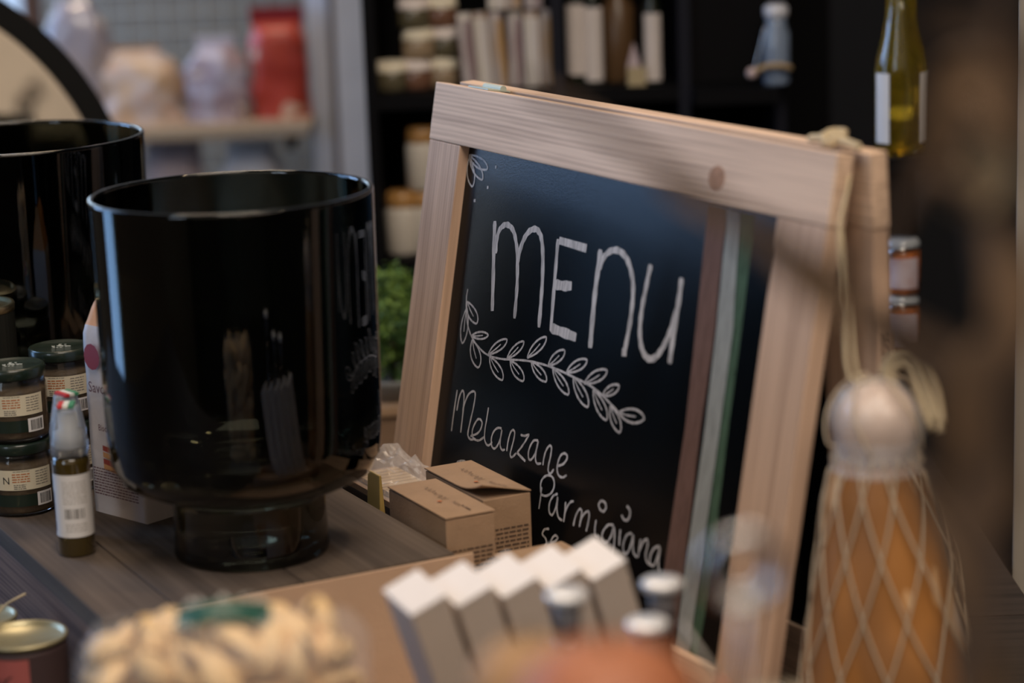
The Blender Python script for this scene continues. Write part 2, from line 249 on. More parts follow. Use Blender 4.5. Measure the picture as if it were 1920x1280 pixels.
STROKES=[["l",5.8,[[120.2,351.0],[123.6,332.2],[128.6,307.2],[134.8,275.9]]],["l",5.1,[[128.5,324.4],[127.6,336.2],[129.8,344.2],[136.2,349.3],[143.9,350.7],[152.7,347.8],[159.3,340.6],[164.9,329.6],[170.3,308.4],[172.4,291.9],[173.7,276.0]]],["l",5.4,[[167.0,321.4],[169.0,333.5],[173.4,343.4],[180.1,350.2],[188.8,353.4],[195.8,352.0],[201.8,346.5],[207.0,334.0],[211.2,314.7],[213.5,295.2],[215.1,275.5]]],["l",4.8,[[227.8,350.4],[229.5,330.7],[231.7,306.3],[234.8,275.9]]],["l",8.2,[[229.9,349.6],[273.3,349.2]]],["l",8.2,[[232.4,313.9],[246.7,314.9],[258.1,316.7]]],["l",8.2,[[234.2,278.4],[254.3,278.1],[274.8,277.6]]],["l",6.4,[[294.4,351.4],[294.6,335.5],[294.5,316.3],[295.9,295.7],[297.8,273.2]]],["l",5.4,[[296.4,335.7],[300.2,345.0],[307.7,351.4],[318.5,354.2],[329.0,352.4],[338.1,346.7],[345.5,336.8],[349.6,325.0],[350.8,309.6],[350.2,295.4],[348.4,278.7]]],["l",8.2,[[347.5,282.1],[348.5,275.7]]],["l",5.4,[[369.1,350.4],[367.2,337.1],[365.5,322.9],[364.9,308.8],[366.5,296.7],[371.5,286.7],[378.0,281.4],[385.4,280.2],[393.1,283.6],[399.8,291.0],[405.0,300.3],[409.0,310.1],[411.5,322.7]]],["l",5.8,[[413.1,346.8],[413.4,332.1],[412.8,313.8],[412.2,297.0],[412.3,281.8]]],["g",1.8,[[87.6,287.4],[86.9,281.7],[87.9,274.8],[90.1,266.4],[94.4,258.4],[101.5,250.8],[110.2,245.4],[120.3,241.6],[131.8,238.8],[146.2,238.3],[160.1,239.3],[175.2,241.4],[193.4,244.3],[209.8,246.2],[226.2,247.2],[242.6,247.6],[258.8,247.3],[275.0,246.4],[294.2,245.2],[311.7,243.3],[326.3,239.7],[339.3,235.9],[352.4,231.4]]],["g",1.8,[[89.8,271.6],[87.1,266.7],[84.6,260.1],[83.7,252.2],[84.9,246.1],[87.0,242.2],[89.8,240.4],[92.5,242.9],[94.6,247.2],[95.9,253.6],[95.0,261.2],[92.6,267.2],[89.8,271.6]]],["g",1.275,[[89.8,269.1],[89.2,260.6],[89.8,250.4]]],["g",1.8,[[89.2,276.8],[89.3,273.2],[90.8,269.0],[95.1,264.7],[100.6,262.1],[105.7,261.0],[110.2,261.0],[111.8,263.3],[111.4,266.3],[108.6,269.9],[102.4,273.4],[95.5,275.6],[89.2,276.8]]],["g",1.275,[[90.9,275.5],[95.9,271.0],[103.5,266.1]]],["g",1.8,[[103.8,249.1],[108.7,248.7],[115.0,248.7],[122.5,249.7],[128.1,251.4],[131.5,253.2],[133.1,254.9],[130.6,255.8],[126.4,256.1],[120.4,255.5],[113.2,253.7],[107.7,251.3],[103.8,249.1]]],["g",1.275,[[106.1,249.6],[114.2,250.9],[123.8,253.1]]],["g",1.8,[[106.3,246.4],[105.2,242.2],[105.3,236.9],[108.2,231.2],[113.1,227.4],[118.0,225.4],[122.7,225.0],[125.1,227.5],[125.8,231.1],[124.1,235.8],[118.8,240.8],[112.4,244.2],[106.3,246.4]]],["g",1.275,[[107.6,244.7],[111.3,238.7],[117.5,231.8]]],["g",1.8,[[137.2,238.9],[143.7,240.8],[151.3,243.7],[159.1,247.9],[163.7,251.8],[165.6,254.7],[165.4,256.8],[161.3,256.4],[155.9,254.7],[149.3,251.5],[143.0,246.7],[139.2,242.4],[137.2,238.9]]],["g",1.275,[[139.5,240.3],[147.6,245.0],[156.5,251.1]]],["g",1.8,[[140.0,237.7],[141.2,234.1],[144.1,229.8],[149.9,225.6],[156.4,223.2],[161.9,222.2],[166.5,222.5],[167.3,224.9],[166.0,227.9],[162.0,231.5],[154.5,234.8],[146.7,236.7],[140.0,237.7]]],["g",1.275,[[142.1,236.5],[148.7,232.0],[158.1,227.3]]],["g",1.8,[[169.4,241.0],[175.2,243.3],[182.0,246.6],[188.7,251.2],[192.5,255.2],[193.9,258.1],[193.5,260.0],[189.7,259.3],[184.9,257.3],[179.2,253.7],[173.8,248.8],[170.9,244.4],[169.4,241.0]]],["g",1.275,[[171.4,242.5],[178.4,247.6],[185.9,254.0]]],["g",1.8,[[175.4,240.7],[176.7,237.5],[179.6,233.7],[185.2,230.1],[191.4,228.3],[196.6,227.7],[200.9,228.2],[201.6,230.4],[200.3,233.1],[196.3,236.2],[189.1,238.9],[181.8,240.2],[175.4,240.7]]],["g",1.275,[[177.5,239.7],[183.8,236.0],[192.8,232.2]]],["g",1.8,[[202.7,247.9],[209.2,250.6],[216.7,254.4],[224.0,259.7],[227.9,264.3],[229.3,267.7],[228.5,269.8],[224.1,268.9],[218.7,266.6],[212.4,262.5],[206.8,256.8],[203.9,251.8],[202.7,247.9]]],["g",1.275,[[204.7,249.7],[212.3,255.5],[220.3,262.9]]],["g",1.8,[[209.8,246.2],[211.7,243.0],[215.2,239.4],[221.3,236.1],[227.8,234.4],[233.1,234.1],[237.3,234.7],[237.7,236.9],[235.9,239.4],[231.4,242.4],[223.8,244.8],[216.3,245.8],[209.8,246.2]]],["g",1.275,[[212.0,245.2],[219.0,241.8],[228.6,238.3]]],["g",1.8,[[237.7,247.6],[243.4,249.5],[250.0,252.2],[256.3,256.2],[259.6,259.8],[260.5,262.6],[259.7,264.5],[255.8,264.1],[251.0,262.5],[245.6,259.4],[240.8,255.0],[238.6,250.9],[237.7,247.6]]],["g",1.275,[[239.4,249.0],[245.9,253.4],[252.7,259.1]]],["g",1.8,[[245.3,246.9],[247.3,243.2],[250.9,238.9],[257.3,234.5],[264.1,231.9],[269.7,230.9],[274.1,231.1],[274.5,233.5],[272.7,236.5],[268.0,240.2],[260.1,243.8],[252.1,245.8],[245.3,246.9]]],["g",1.275,[[247.7,245.6],[254.9,241.1],[265.0,236.1]]],["g",1.8,[[266.8,247.6],[273.2,248.9],[280.7,251.0],[288.5,254.5],[293.3,258.1],[295.4,261.0],[295.3,263.1],[291.3,263.2],[286.1,262.1],[279.4,259.5],[273.0,255.2],[269.0,251.1],[266.8,247.6]]],["g",1.275,[[269.1,248.9],[277.3,252.9],[286.3,258.2]]],["g",1.8,[[278.2,246.5],[279.5,242.3],[282.6,237.3],[288.6,232.1],[295.3,228.8],[300.9,227.3],[305.5,227.3],[306.3,229.9],[304.9,233.4],[300.7,237.8],[293.0,242.1],[285.1,244.9],[278.2,246.5]]],["g",1.275,[[280.4,245.0],[287.2,239.5],[296.8,233.4]]],["g",1.8,[[296.0,244.3],[302.8,245.5],[310.8,247.7],[319.1,251.3],[324.3,255.1],[326.6,258.1],[326.6,260.5],[322.4,260.6],[316.9,259.4],[309.8,256.8],[302.8,252.3],[298.5,247.9],[296.0,244.3]]],["g",1.275,[[298.5,245.6],[307.3,249.7],[316.9,255.3]]],["g",1.8,[[310.4,242.2],[311.5,238.1],[314.1,233.2],[319.5,227.9],[325.5,224.6],[330.7,223.0],[335.0,222.8],[335.9,225.4],[334.8,228.8],[331.0,233.1],[324.0,237.6],[316.8,240.4],[310.4,242.2]]],["g",1.275,[[312.4,240.6],[318.5,235.1],[327.2,229.0]]],["g",1.8,[[324.8,239.9],[329.9,240.8],[335.9,242.4],[341.9,245.2],[345.5,248.2],[346.9,250.5],[346.6,252.4],[343.3,252.5],[339.0,251.6],[333.9,249.6],[329.0,246.1],[326.2,242.8],[324.8,239.9]]],["g",1.275,[[326.5,240.9],[332.9,244.1],[339.7,248.4]]],["g",1.8,[[338.1,234.9],[338.3,231.2],[339.7,226.8],[343.5,222.1],[348.3,219.1],[352.6,217.6],[356.4,217.4],[357.6,219.7],[357.2,222.8],[354.7,226.7],[349.3,230.7],[343.4,233.3],[338.1,234.9]]],["g",1.275,[[339.6,233.5],[344.0,228.5],[350.6,223.0]]],["g",1.8,[[350.8,231.9],[356.0,229.9],[363.0,228.3],[372.2,228.2],[379.7,229.9],[384.8,232.1],[387.7,234.7],[385.6,236.9],[381.2,238.4],[374.0,239.0],[364.6,237.5],[356.8,234.8],[350.8,231.9]]],["g",1.275,[[353.8,232.1],[363.7,232.4],[376.0,233.8]]],["g",1.8,[[60.9,400.9],[64.2,397.9],[69.5,394.8],[77.7,392.1],[85.5,391.3],[91.6,391.5],[96.0,392.6],[95.5,394.9],[92.5,397.3],[86.5,399.7],[77.1,401.2],[68.3,401.4],[60.9,400.9]]],["g",1.8,[[61.4,400.4],[63.0,396.7],[66.3,392.3],[72.4,387.5],[79.2,384.4],[84.9,382.9],[89.5,382.7],[90.1,385.0],[88.6,388.1],[84.2,392.1],[76.3,396.1],[68.3,398.8],[61.4,400.4]]],["g",1.8,[[61.6,398.4],[60.5,394.4],[60.2,389.3],[62.2,383.2],[65.8,378.7],[69.5,376.1],[73.2,374.9],[75.2,377.0],[75.9,380.5],[74.9,385.3],[71.0,391.0],[66.2,395.3],[61.6,398.4]]],["g",3.2,[[109.3,395.9],[111.7,396.1]]],["g",3.2,[[99.2,377.2],[102.0,377.5]]],["g",3.2,[[78.9,363.3],[82.1,363.7]]],["l",2.0,[[90.7,199.3],[89.8,185.3],[89.3,172.8],[89.3,162.5]]],["l",2.0,[[94.5,181.8],[95.9,193.6],[99.7,200.3],[103.7,197.7],[105.6,184.9],[106.0,164.7]]],["l",2.0,[[104.4,183.8],[109.8,197.2],[117.5,203.1],[123.1,202.4],[123.2,192.0],[120.4,177.4],[119.0,165.7],[125.3,162.7],[132.0,165.0]]],["l",2.0,[[123.9,165.4],[134.5,169.7],[139.7,174.3],[141.3,180.2],[137.5,182.7],[132.5,181.5],[127.7,175.4],[126.0,169.9],[128.2,165.3],[134.9,164.2],[140.9,165.5],[148.1,170.0]]],["l",2.0,[[148.9,195.4],[148.3,185.7],[147.5,176.5],[148.5,168.6],[153.1,164.5],[157.8,164.7],[162.4,168.5]]],["l",2.0,[[175.2,182.8],[168.9,181.9],[162.8,177.6],[160.3,171.1],[162.5,165.0],[167.7,163.9],[172.4,168.2],[175.7,175.4],[176.0,181.9],[175.5,174.3],[176.4,168.5],[180.2,165.5],[185.3,166.9]]],["l",2.0,[[188.2,166.1],[188.5,175.1],[190.7,182.5],[194.3,185.5],[197.5,183.9],[197.4,178.0],[195.4,169.6],[194.6,164.5],[198.0,163.1],[204.4,168.1]]],["l",2.0,[[207.6,184.1],[214.4,184.7],[220.7,187.0],[217.2,181.7],[211.9,175.2],[205.6,168.7]]],["l",2.4,[[205.6,168.7],[212.0,166.8],[220.5,164.7]]],["l",2.0,[[236.7,185.4],[230.2,184.2],[225.7,179.1],[223.7,172.8],[225.6,167.8],[229.4,168.0],[234.0,173.1],[236.7,181.5],[236.8,184.9],[235.8,177.4],[236.0,170.6],[239.4,167.0],[245.8,168.4]]],["l",2.0,[[248.9,167.6],[249.4,175.5],[252.0,181.8],[255.9,185.4],[259.0,184.3],[259.2,177.6],[257.9,169.6],[258.6,164.9],[262.3,163.6],[266.8,168.2]]],["l",2.0,[[272.4,172.3],[280.0,175.5],[284.4,180.3],[284.0,183.5],[279.7,184.2],[274.8,181.5],[272.0,176.1],[271.7,169.8],[275.1,165.3],[281.8,164.9],[287.5,168.1]]],["l",2.0,[[103.8,134.8],[106.5,138.6],[112.0,140.9],[118.1,142.2],[123.7,141.3]]],["l",2.0,[[251.4,150.1],[251.8,141.9],[251.4,131.8]]],["l",2.0,[[251.3,145.1],[249.3,153.0],[253.4,158.9],[261.5,162.1],[268.4,160.3],[270.5,154.5],[266.9,148.4],[259.4,144.5],[252.3,144.0]]],["l",2.0,[[277.4,150.4],[271.1,147.2],[266.9,140.5],[268.1,133.3],[273.3,132.0],[277.1,138.7],[278.3,148.1],[278.7,140.0],[282.8,132.7],[289.5,131.4]]],["l",2.0,[[291.0,147.0],[292.0,138.2],[291.9,130.8]]],["l",2.0,[[291.7,136.5],[294.4,143.7],[298.8,148.8],[302.9,150.3]]],["l",2.0,[[307.0,131.2],[308.6,139.7],[312.7,146.1],[316.5,145.7],[316.9,139.3],[316.1,132.6]]],["l",2.0,[[315.9,135.8],[319.6,143.2],[325.4,147.5],[328.4,145.3],[328.0,137.1],[326.8,131.7]]],["l",2.0,[[339.2,143.9],[339.1,136.7],[340.8,132.3],[346.3,132.3]]],["l",2.0,[[343.0,160.4],[348.5,160.1],[351.1,156.8],[348.4,153.0],[342.9,153.3],[340.2,156.8],[343.0,160.4]]],["l",2.0,[[365.2,145.9],[357.5,144.4],[351.1,137.2],[351.9,131.5],[357.9,130.5],[363.3,136.6],[366.0,144.9],[368.8,136.0],[369.5,128.3],[368.9,122.6]]],["l",2.0,[[375.4,145.3],[375.7,139.3],[376.7,132.9]]],["l",2.0,[[380.0,164.7],[384.6,162.8],[385.7,158.3],[383.1,154.4],[378.0,153.8],[374.4,156.4]]],["l",2.0,[[391.6,146.1],[385.3,143.3],[382.0,135.4],[384.0,129.6],[389.1,130.1],[392.6,137.3],[394.1,145.5],[395.3,138.0],[397.9,132.3],[403.6,130.4]]],["l",2.0,[[404.8,145.0],[404.6,138.0],[404.6,130.6]]],["l",2.0,[[405.1,135.8],[408.9,143.7],[413.3,146.8],[415.3,143.0],[414.5,135.0],[417.2,130.8],[421.5,129.4]]],["l",2.0,[[431.6,145.9],[424.9,143.1],[420.8,135.9],[422.2,130.0],[427.0,130.2],[430.4,136.8],[432.3,145.0],[432.2,136.5],[433.6,130.7],[436.5,128.0]]],["l",2.0,[[271.4,120.0],[264.7,118.0],[261.9,113.5],[267.8,111.1],[270.0,107.7],[265.7,103.6]]],["l",2.0,[[276.6,109.7],[282.9,112.9],[286.0,116.2],[281.8,117.3],[277.1,113.1],[277.0,108.1],[282.7,105.9]]]]
FLAG={"red":[[434.8,404.8],[458.7,404.7],[464.8,315.7],[463.8,244.1],[466.7,140.3],[469.1,67.8],[441.4,59.6],[441.2,133.7],[443.9,239.9],[440.3,311.5]],"white":[[460.0,404.8],[475.9,404.5],[487.4,319.6],[487.9,237.2],[487.5,145.7],[488.0,73.4],[470.4,68.2],[468.1,140.7],[469.2,233.2],[466.8,316.0]],"green":[[477.2,404.7],[495.4,404.7],[497.8,321.4],[498.3,251.2],[500.6,172.9],[501.0,113.4],[498.6,76.6],[488.6,73.6],[488.9,146.1],[489.2,237.5],[488.0,319.7]]}
# ================================================================== the room
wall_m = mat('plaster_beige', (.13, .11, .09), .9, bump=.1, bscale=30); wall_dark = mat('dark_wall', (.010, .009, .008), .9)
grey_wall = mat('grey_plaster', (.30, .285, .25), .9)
struct('floor', MB().box(-2.5, 2.8, -2.3, 4.8, FZ - .1, FZ), wood('floor_boards', (.03, .022, .016), (.015, .011, .008), 'Y', .5))
struct('ceiling', MB().box(-2.5, 2.8, -2.3, 4.8, 2.4, 2.5), mat('ceiling_paint', (.10, .095, .085), .9))
b = MB()     # left wall with two window openings, the near one added for light
for y0, y1 in ((-2.3, -2.0), (-.4, 2.22), (2.84, 2.94), (3.86, 4.8)): b.box(-2.5, -2.38, y0, y1, FZ, 2.4)
b.box(-2.5, -2.38, 2.22, 2.84, 2.18, 2.4); b.box(-2.5, -2.38, 2.22, 2.84, FZ, -.78)
for y0, y1 in ((-2.0, -.4), (2.94, 3.86)): b.box(-2.5, -2.38, y0, y1, FZ, .4); b.box(-2.5, -2.38, y0, y1, 2.22, 2.4)
struct('wall_left', b, wall_m)
def win_frame(name, y0, y1, z0, z1):
    f = MB(); t = .035
    for a in ((y0, y1 - t) if name == 'door_1' else (y0, (y0 + y1) / 2 - t / 2, y1 - t)): f.box(-2.4, -2.36, a, a + t, z0, z1)
    for z in (z0, z0 + (z1 - z0) * .66, z1 - t): f.box(-2.398, -2.362, y0, y1, z, z + t)
    struct(name, f, mat('window_paint', (.3, .2, .13), .5))
win_frame('window_1', 2.94, 3.86, .4, 2.22); win_frame('door_1', 2.22, 2.84, -.78, 2.18); win_frame('added_window_2', -2.0, -.4, .4, 2.22)  # the last frame belongs to the added near window
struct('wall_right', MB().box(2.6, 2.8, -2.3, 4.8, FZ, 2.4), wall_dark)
struct('wall_rear', MB().box(-2.5, 2.8, -2.4, -2.2, FZ, 2.4), mat('rear_plaster', (.66, .55, .42), .9))
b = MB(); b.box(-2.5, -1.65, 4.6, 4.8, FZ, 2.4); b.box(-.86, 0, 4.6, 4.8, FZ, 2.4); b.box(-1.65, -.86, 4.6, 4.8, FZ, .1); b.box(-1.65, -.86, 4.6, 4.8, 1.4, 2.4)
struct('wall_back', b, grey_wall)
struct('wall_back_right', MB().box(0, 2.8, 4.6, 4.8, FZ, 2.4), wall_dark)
b = MB()
for x in (-1.65, -1.27, -.90): b.box(x, x + .035, 4.58, 4.62, .1, 1.4)
b.box(-1.65, -.86, 4.58, 4.62, .74, .775)
struct('window_3', b, mat('window_wood', (.16, .07, .035), .5))
struct('added_dark_band', MB().box(-2.37, 2.59, -2.19, -2.12, FZ, .62), mat('dark_reflection', (.012, .010, .009), .6), bevel=.004)  # unseen dark band added on the rear wall to keep vase reflections black
# posts of the shop fitting
p = at(603, 200, 3.7); struct('trim_1', MB().box(p.x - .016, p.x + .016, p.y, p.y + .05, TZ - .5, 1.4), mat('trim_pale', (.72, .76, .86), .35))
p = at(633, 200, 3.6); struct('trim_2', MB().box(p.x - .008, p.x + .010, p.y, p.y + .05, TZ - .5, 1.4), mat('trim_brown', (.10, .055, .035), .6))
p = at(666, 200, 3.5); struct('trim_3', MB().box(p.x - .024, p.x + .020, p.y, p.y + .05, TZ - .5, 1.4), mat('trim_white', (.74, .68, .64), .5))
p = at(1903, 600, 2.2); struct('trim_4', MB().box(0, .09, 0, .09, FZ, 2.4, M=Matrix.Translation((p.x, p.y, 0)) @ Matrix.Rotation(R(-13), 4, 'Z')), mat('post_beige', (.33, .295, .25), .7), bevel=.002)

# wire grid panel on the back wall
g = MB(); x0, x1, z0, z1 = -.785, -.30, -.15, .75; k = 0
while x0 + k * .0345 < x1: g.tube([(x0 + k * .0345, 4.2, z0), (x0 + k * .0345, 4.2, z1)], .0022, 6); k += 1
k = 0
while z0 + k * .0345 < z1: g.tube([(x0, 4.204, z0 + k * .0345), (x1, 4.204, z0 + k * .0345)], .0022, 6); k += 1
tag(g.build('wire_grid_panel', mat('cream_wire', (.52, .50, .44), .5), smooth=True), 'cream wire grid panel hung behind the shelf of bagged food', 'wire panel')
struct('wall_partition', MB().box(-.795, -.25, 4.24, 4.3, FZ, 1.4), grey_wall)

# ================================================================== display table and riser crate
t = thing('display_table', 'long dark wooden display table under the menu board and the crate', 'table', (-.1, 1.65, FZ))
tb = MB()
for k in range(8): tb.box(-1.35, .540, -.85 + k * .232, -.621 + k * .232, TZ - .03 - FZ, TZ - FZ)
tb.build('table_top', table_wood, t, bevel=.002)
for sx in (-1.25, .45):
    for sy in (-.75, .95): MB().box(sx - .04, sx + .04, sy - .04, sy + .04, 0, TZ - .03 - FZ).build('leg', table_wood, t)

c = thing('riser_crate', 'upturned dark wooden crate carrying the black glass vases and jars', 'crate', ab(-1.605, .477, TZ), YAW)
# local x = along E1 reversed sense (0 at near end, negative = far), local y = across
H = -TZ
for i, (y0, y1) in enumerate(((0, .0545), (.0555, .1545), (.1555, .281))):
    MB().box(-.70, 0, y0, y1, H - .016, H).build('top_plank', dark_wood, c, bevel=.0012)
for y0, y1, m in ((.001, .015, dark_wood2), (.266, .280, dark_wood)):
    for z0, z1 in ((0, .055), (.057, H - .0165)): MB().box(-.699, -.001, y0, y1, z0, z1).build('side_board', m, c, bevel=.001)
MB().box(-.014, -.0005, .016, .265, 0, H - .0165).build('end_board', dark_wood, c); MB().box(-.6995, -.686, .016, .265, 0, H - .0165).build('end_board', dark_wood, c)

# ================================================================== black glass vases
def vase(name, label, loc, r, h):
    v = thing(name, label, 'vase', loc, 0, 'smoked black glass vases'); t = .0042; fr = r * .565; fh = .052
    o = [(fr * .985, 0), (fr * 1.0, .004), (fr * .985, .012), (fr * .975, fh - .008), (fr * 1.0, fh), (r * .75, fh + .004), (r * .9, fh + .012), (r * .965, fh + .026), (r * .98, fh + .045), (r * .985, fh + .06), (r * .988, h * .5), (r * .993, h * .75), (r * .998, h - .02), (r, h - .008), (r, h - .003), (r, h - .001), (r - .001, h)]
    i = [(r - t + .001, h), (r - t, h - .001), (r - t, h - .003), (r - t, h - .008), (r * .998 - t, h - .02), (r * .993 - t, h * .75), (r * .988 - t, h * .5), (r * .985 - t, fh + .07), (r * .98 - t, fh + .05), (r * .96 - t, fh + .034), (r * .88 - t, fh + .02), (r * .7, fh + .011), (.002, fh + .009)]
    MB().lathe(o + i, 96).build('bowl', blackglass, v, smooth=True)
    MB().lathe([(fr * .6, .0012), (fr * .94, .0012), (fr * .955, .005), (fr * .93, .011), (fr * .3, .013), (.002, .013)], 64).build('foot_disc', mat('thick_smoked_glass', (.25, .27, .28), .02, trans=1, ior=1.5), v, smooth=True, label='clearer thick glass disc in the foot')
    return v
vase('glass_vase', 'large black glass vase on a narrow foot, nearer of two, left of the menu board', (-.2074, 1.8023, 0), .1072, .2815)
vase('glass_vase', 'wide black glass vase behind the jars, cut by the left photo edge', (-.452, 2.205, 0), .121, .277)

# ================================================================== round mirror behind the vases
MD = 2.9; mc = at(-282, 461, MD); ms = MD / 2.5; mb_z = mc.z - FZ
mv = (CAM + Vector((0, 0, .1)) - mc); mv.z = mv.xy.length * math.tan(R(6)); mq = mv.to_track_quat('-Y', 'Z').to_euler()
mt = thing('round_mirror', 'round black-rimmed standing mirror with a plain beige reflection, behind the far vase', 'mirror', (mc.x, mc.y, mc.z), rot=mq)
Mx = Matrix.Rotation(R(90), 4, 'X')
MB().lathe([(a * ms, z) for a, z in [(.263, -.012), (.287, -.012), (.289, -.010), (.289, .010), (.287, .012), (.263, .012)]], 128, close=True, M=Mx).build('rim', mat('black_metal', (.004, .004, .004), .6, spec=.2), mt, smooth=False)
MB().lathe([(.265 * ms, -.003), (.265 * ms, .003)], 96, M=Mx).build('mirror_plate', mat('mirror_glass', (.80, .78, .74), .03, 1), mt)
ms_ = MB().box(-.16, .16, -.12, .20, -mb_z, -mb_z + .012); ms_.box(-.012, .012, .016, .04, -mb_z + .012, .1); so = ms_.build('stand', MC['black_metal'], mt)
so.matrix_parent_inverse = (Matrix.Rotation(mq.z, 4, 'Z').inverted() @ mq.to_matrix().to_4x4()).inverted()
# ================================================================== menu board (A-frame)
BASE = Vector((-0.13146, 2.09717, -0.1299)); hX = Vector((.47674, -.87904, 0)).normalized()
uZ = Vector((.15721, .08526, .98388)).normalized(); yY = uZ.cross(hX).normalized(); uZ = hX.cross(yY)
HB = .459; WB = .594; RH = .0506; SW = .0590; TH = .0142
mbd = thing('menu_board', 'wooden A-frame chalkboard headed MENU, standing right of the black vases', 'chalkboard sign', BASE)
mbd.rotation_mode = 'QUATERNION'; mbd.rotation_quaternion = Matrix((hX, yY, uZ)).transposed().to_quaternion()
MB().box(0, WB, 0, TH, HB - RH, HB).build('top_rail', pine_x, mbd, bevel=.0012)
MB().box(.0008, SW, .0003, TH, .0, HB - RH - .0003).build('stile', pine_z, mbd, bevel=.001)
MB().box(WB - SW, WB - .0008, .0003, TH, .0, HB - RH - .0003).build('stile', pine_z, mbd, bevel=.001)
MB().box(SW, WB - SW, .0003, TH, .03, .03 + RH).build('bottom_rail', pine_x, mbd, bevel=.001)
# knot in the rail
kn = MB(); kn.lathe([(.0105, 0), (.0095, .00015), (.003, .0002)], 24, sx=1, sy=.85, M=Matrix.Translation((.455, 0, HB - .033)) @ Matrix.Rotation(R(90), 4, 'X'))
kn.build('knot', mat('knot_brown', (.38, .20, .11), .7, var=.2, vscale=150), mbd, label='orange-brown knot in the top rail')
board_m = mat('chalkboard_black', (.002, .003, .004), .25, spec=.24, bump=.05, bscale=700)
MB().box(SW - .004, WB - SW + .004, .0095, .0125, .035, HB - RH + .004).build('chalkboard_panel', board_m, mbd)
def chalk_mat(name, c, lo=.55):
    m = mat(name, c, .85); N, L = nt(m); bs = N['Principled BSDF']
    tc = N.new('ShaderNodeTexCoord'); mp = N.new('ShaderNodeMapping'); mp.inputs['Scale'].default_value = (500, 500, 60); L.new(tc.outputs['Object'], mp.inputs[0])
    n = N.new('ShaderNodeTexNoise'); n.inputs['Scale'].default_value = 1; n.inputs['Detail'].default_value = 3; L.new(mp.outputs[0], n.inputs['Vector'])
    mr = N.new('ShaderNodeMapRange'); mr.inputs[1].default_value = .35; mr.inputs[2].default_value = .6; mr.inputs[3].default_value = lo; mr.inputs[4].default_value = 1
    L.new(n.outputs[0], mr.inputs[0]); L.new(mr.outputs[0], bs.inputs['Alpha']); return m
chalk = chalk_mat('white_chalk_pen', (.56, .52, .50), .6)
def onboard(lift): return lambda s, t: Vector((s / 1000, .0095 - lift, t / 1000))
for nm, g in (('lettering', 'l'), ('garland_drawing', 'g')):
    m_ = MB(); n = 0
    for G, wd, pts in STROKES:
        if G == g: m_.ribbon(pts, wd, onboard(.00025 + .00002 * (n % 6))); n += 1
    if g == 'g': m_.build(nm, chalk, mbd)
for nm, lo, hi in (('heading_lettering', 230, 999), ('dish_lettering', 0, 230)):
    m_ = MB(); n = 0
    for G, wd, pts in STROKES:
        if G == 'l' and lo <= sum(q[1] for q in pts) / len(pts) < hi: m_.ribbon(pts, wd, onboard(.00025 + .00002 * (n % 6))); n += 1
    m_.build(nm, chalk, mbd)
for k, c in (('red', (.15, .08, .06)), ('white', (.30, .31, .29)), ('green', (.055, .105, .06))):
    pts = FLAG[k]; n = len(pts) // 2
    L_, R_ = pts[:1] + pts[:n:-1] if False else pts[0:1], None
    m_ = MB(); m_.add([onboard(.0002)(*q) for q in pts], [tuple(range(len(pts)))])
    o = m_.build('painted_stripe', chalk_mat('paint_' + k, c, .75), mbd, label=k.replace('red', 'brown-red') + ' painted stripe of a flag')
# rear leaf, pivoting at the top
rp = Vector((0, TH + .010, HB)); th = R(12.6)
def rear(mb, name, m, bev=.001):
    o = mb.build(name, m, mbd, bevel=bev); o.location = rp; o.rotation_euler = (th, 0, 0); return o
LR = .4505
rear(MB().box(.0, WB + .004, 0, TH, -RH, .002), 'rear_top_rail', pine_x)
rear(MB().box(.0, SW, .0003, TH, -LR, -RH - .0003), 'rear_stile', pine_z); rear(MB().box(WB - SW, WB + .003, .0003, TH, -LR, -RH - .0003), 'rear_stile', pine_z)
rear(MB().box(SW, WB - SW, .0003, TH, -LR + .03, -LR + .03 + RH), 'rear_bottom_rail', pine_x)
rear(MB().box(SW - .004, WB - SW + .004, .003, .006, -LR + .035, -RH + .004), 'rear_panel', board_m, 0)
for x in (.075,):
    hg = MB(); hg.tube([(x - .016, TH + .004, HB + .0022), (x + .016, TH + .004, HB + .0022)], .0032, 12)
    hg.box(x - .018, x + .018, TH - .012, TH + .02, HB + .0003, HB + .0016)
    hg.build('hinge', mat('pale_zinc', (.50, .55, .48), .6, .3), mbd, smooth=False)
# stamped lettering on the end of the rear leg
st_ = MB(); text(st_, 'SECURIT', .0085, lambda x, y: Vector((WB + .0034, .003 + y, -.125 - x)), 1.0)
rear(st_, 'stamped_lettering', ink, 0)

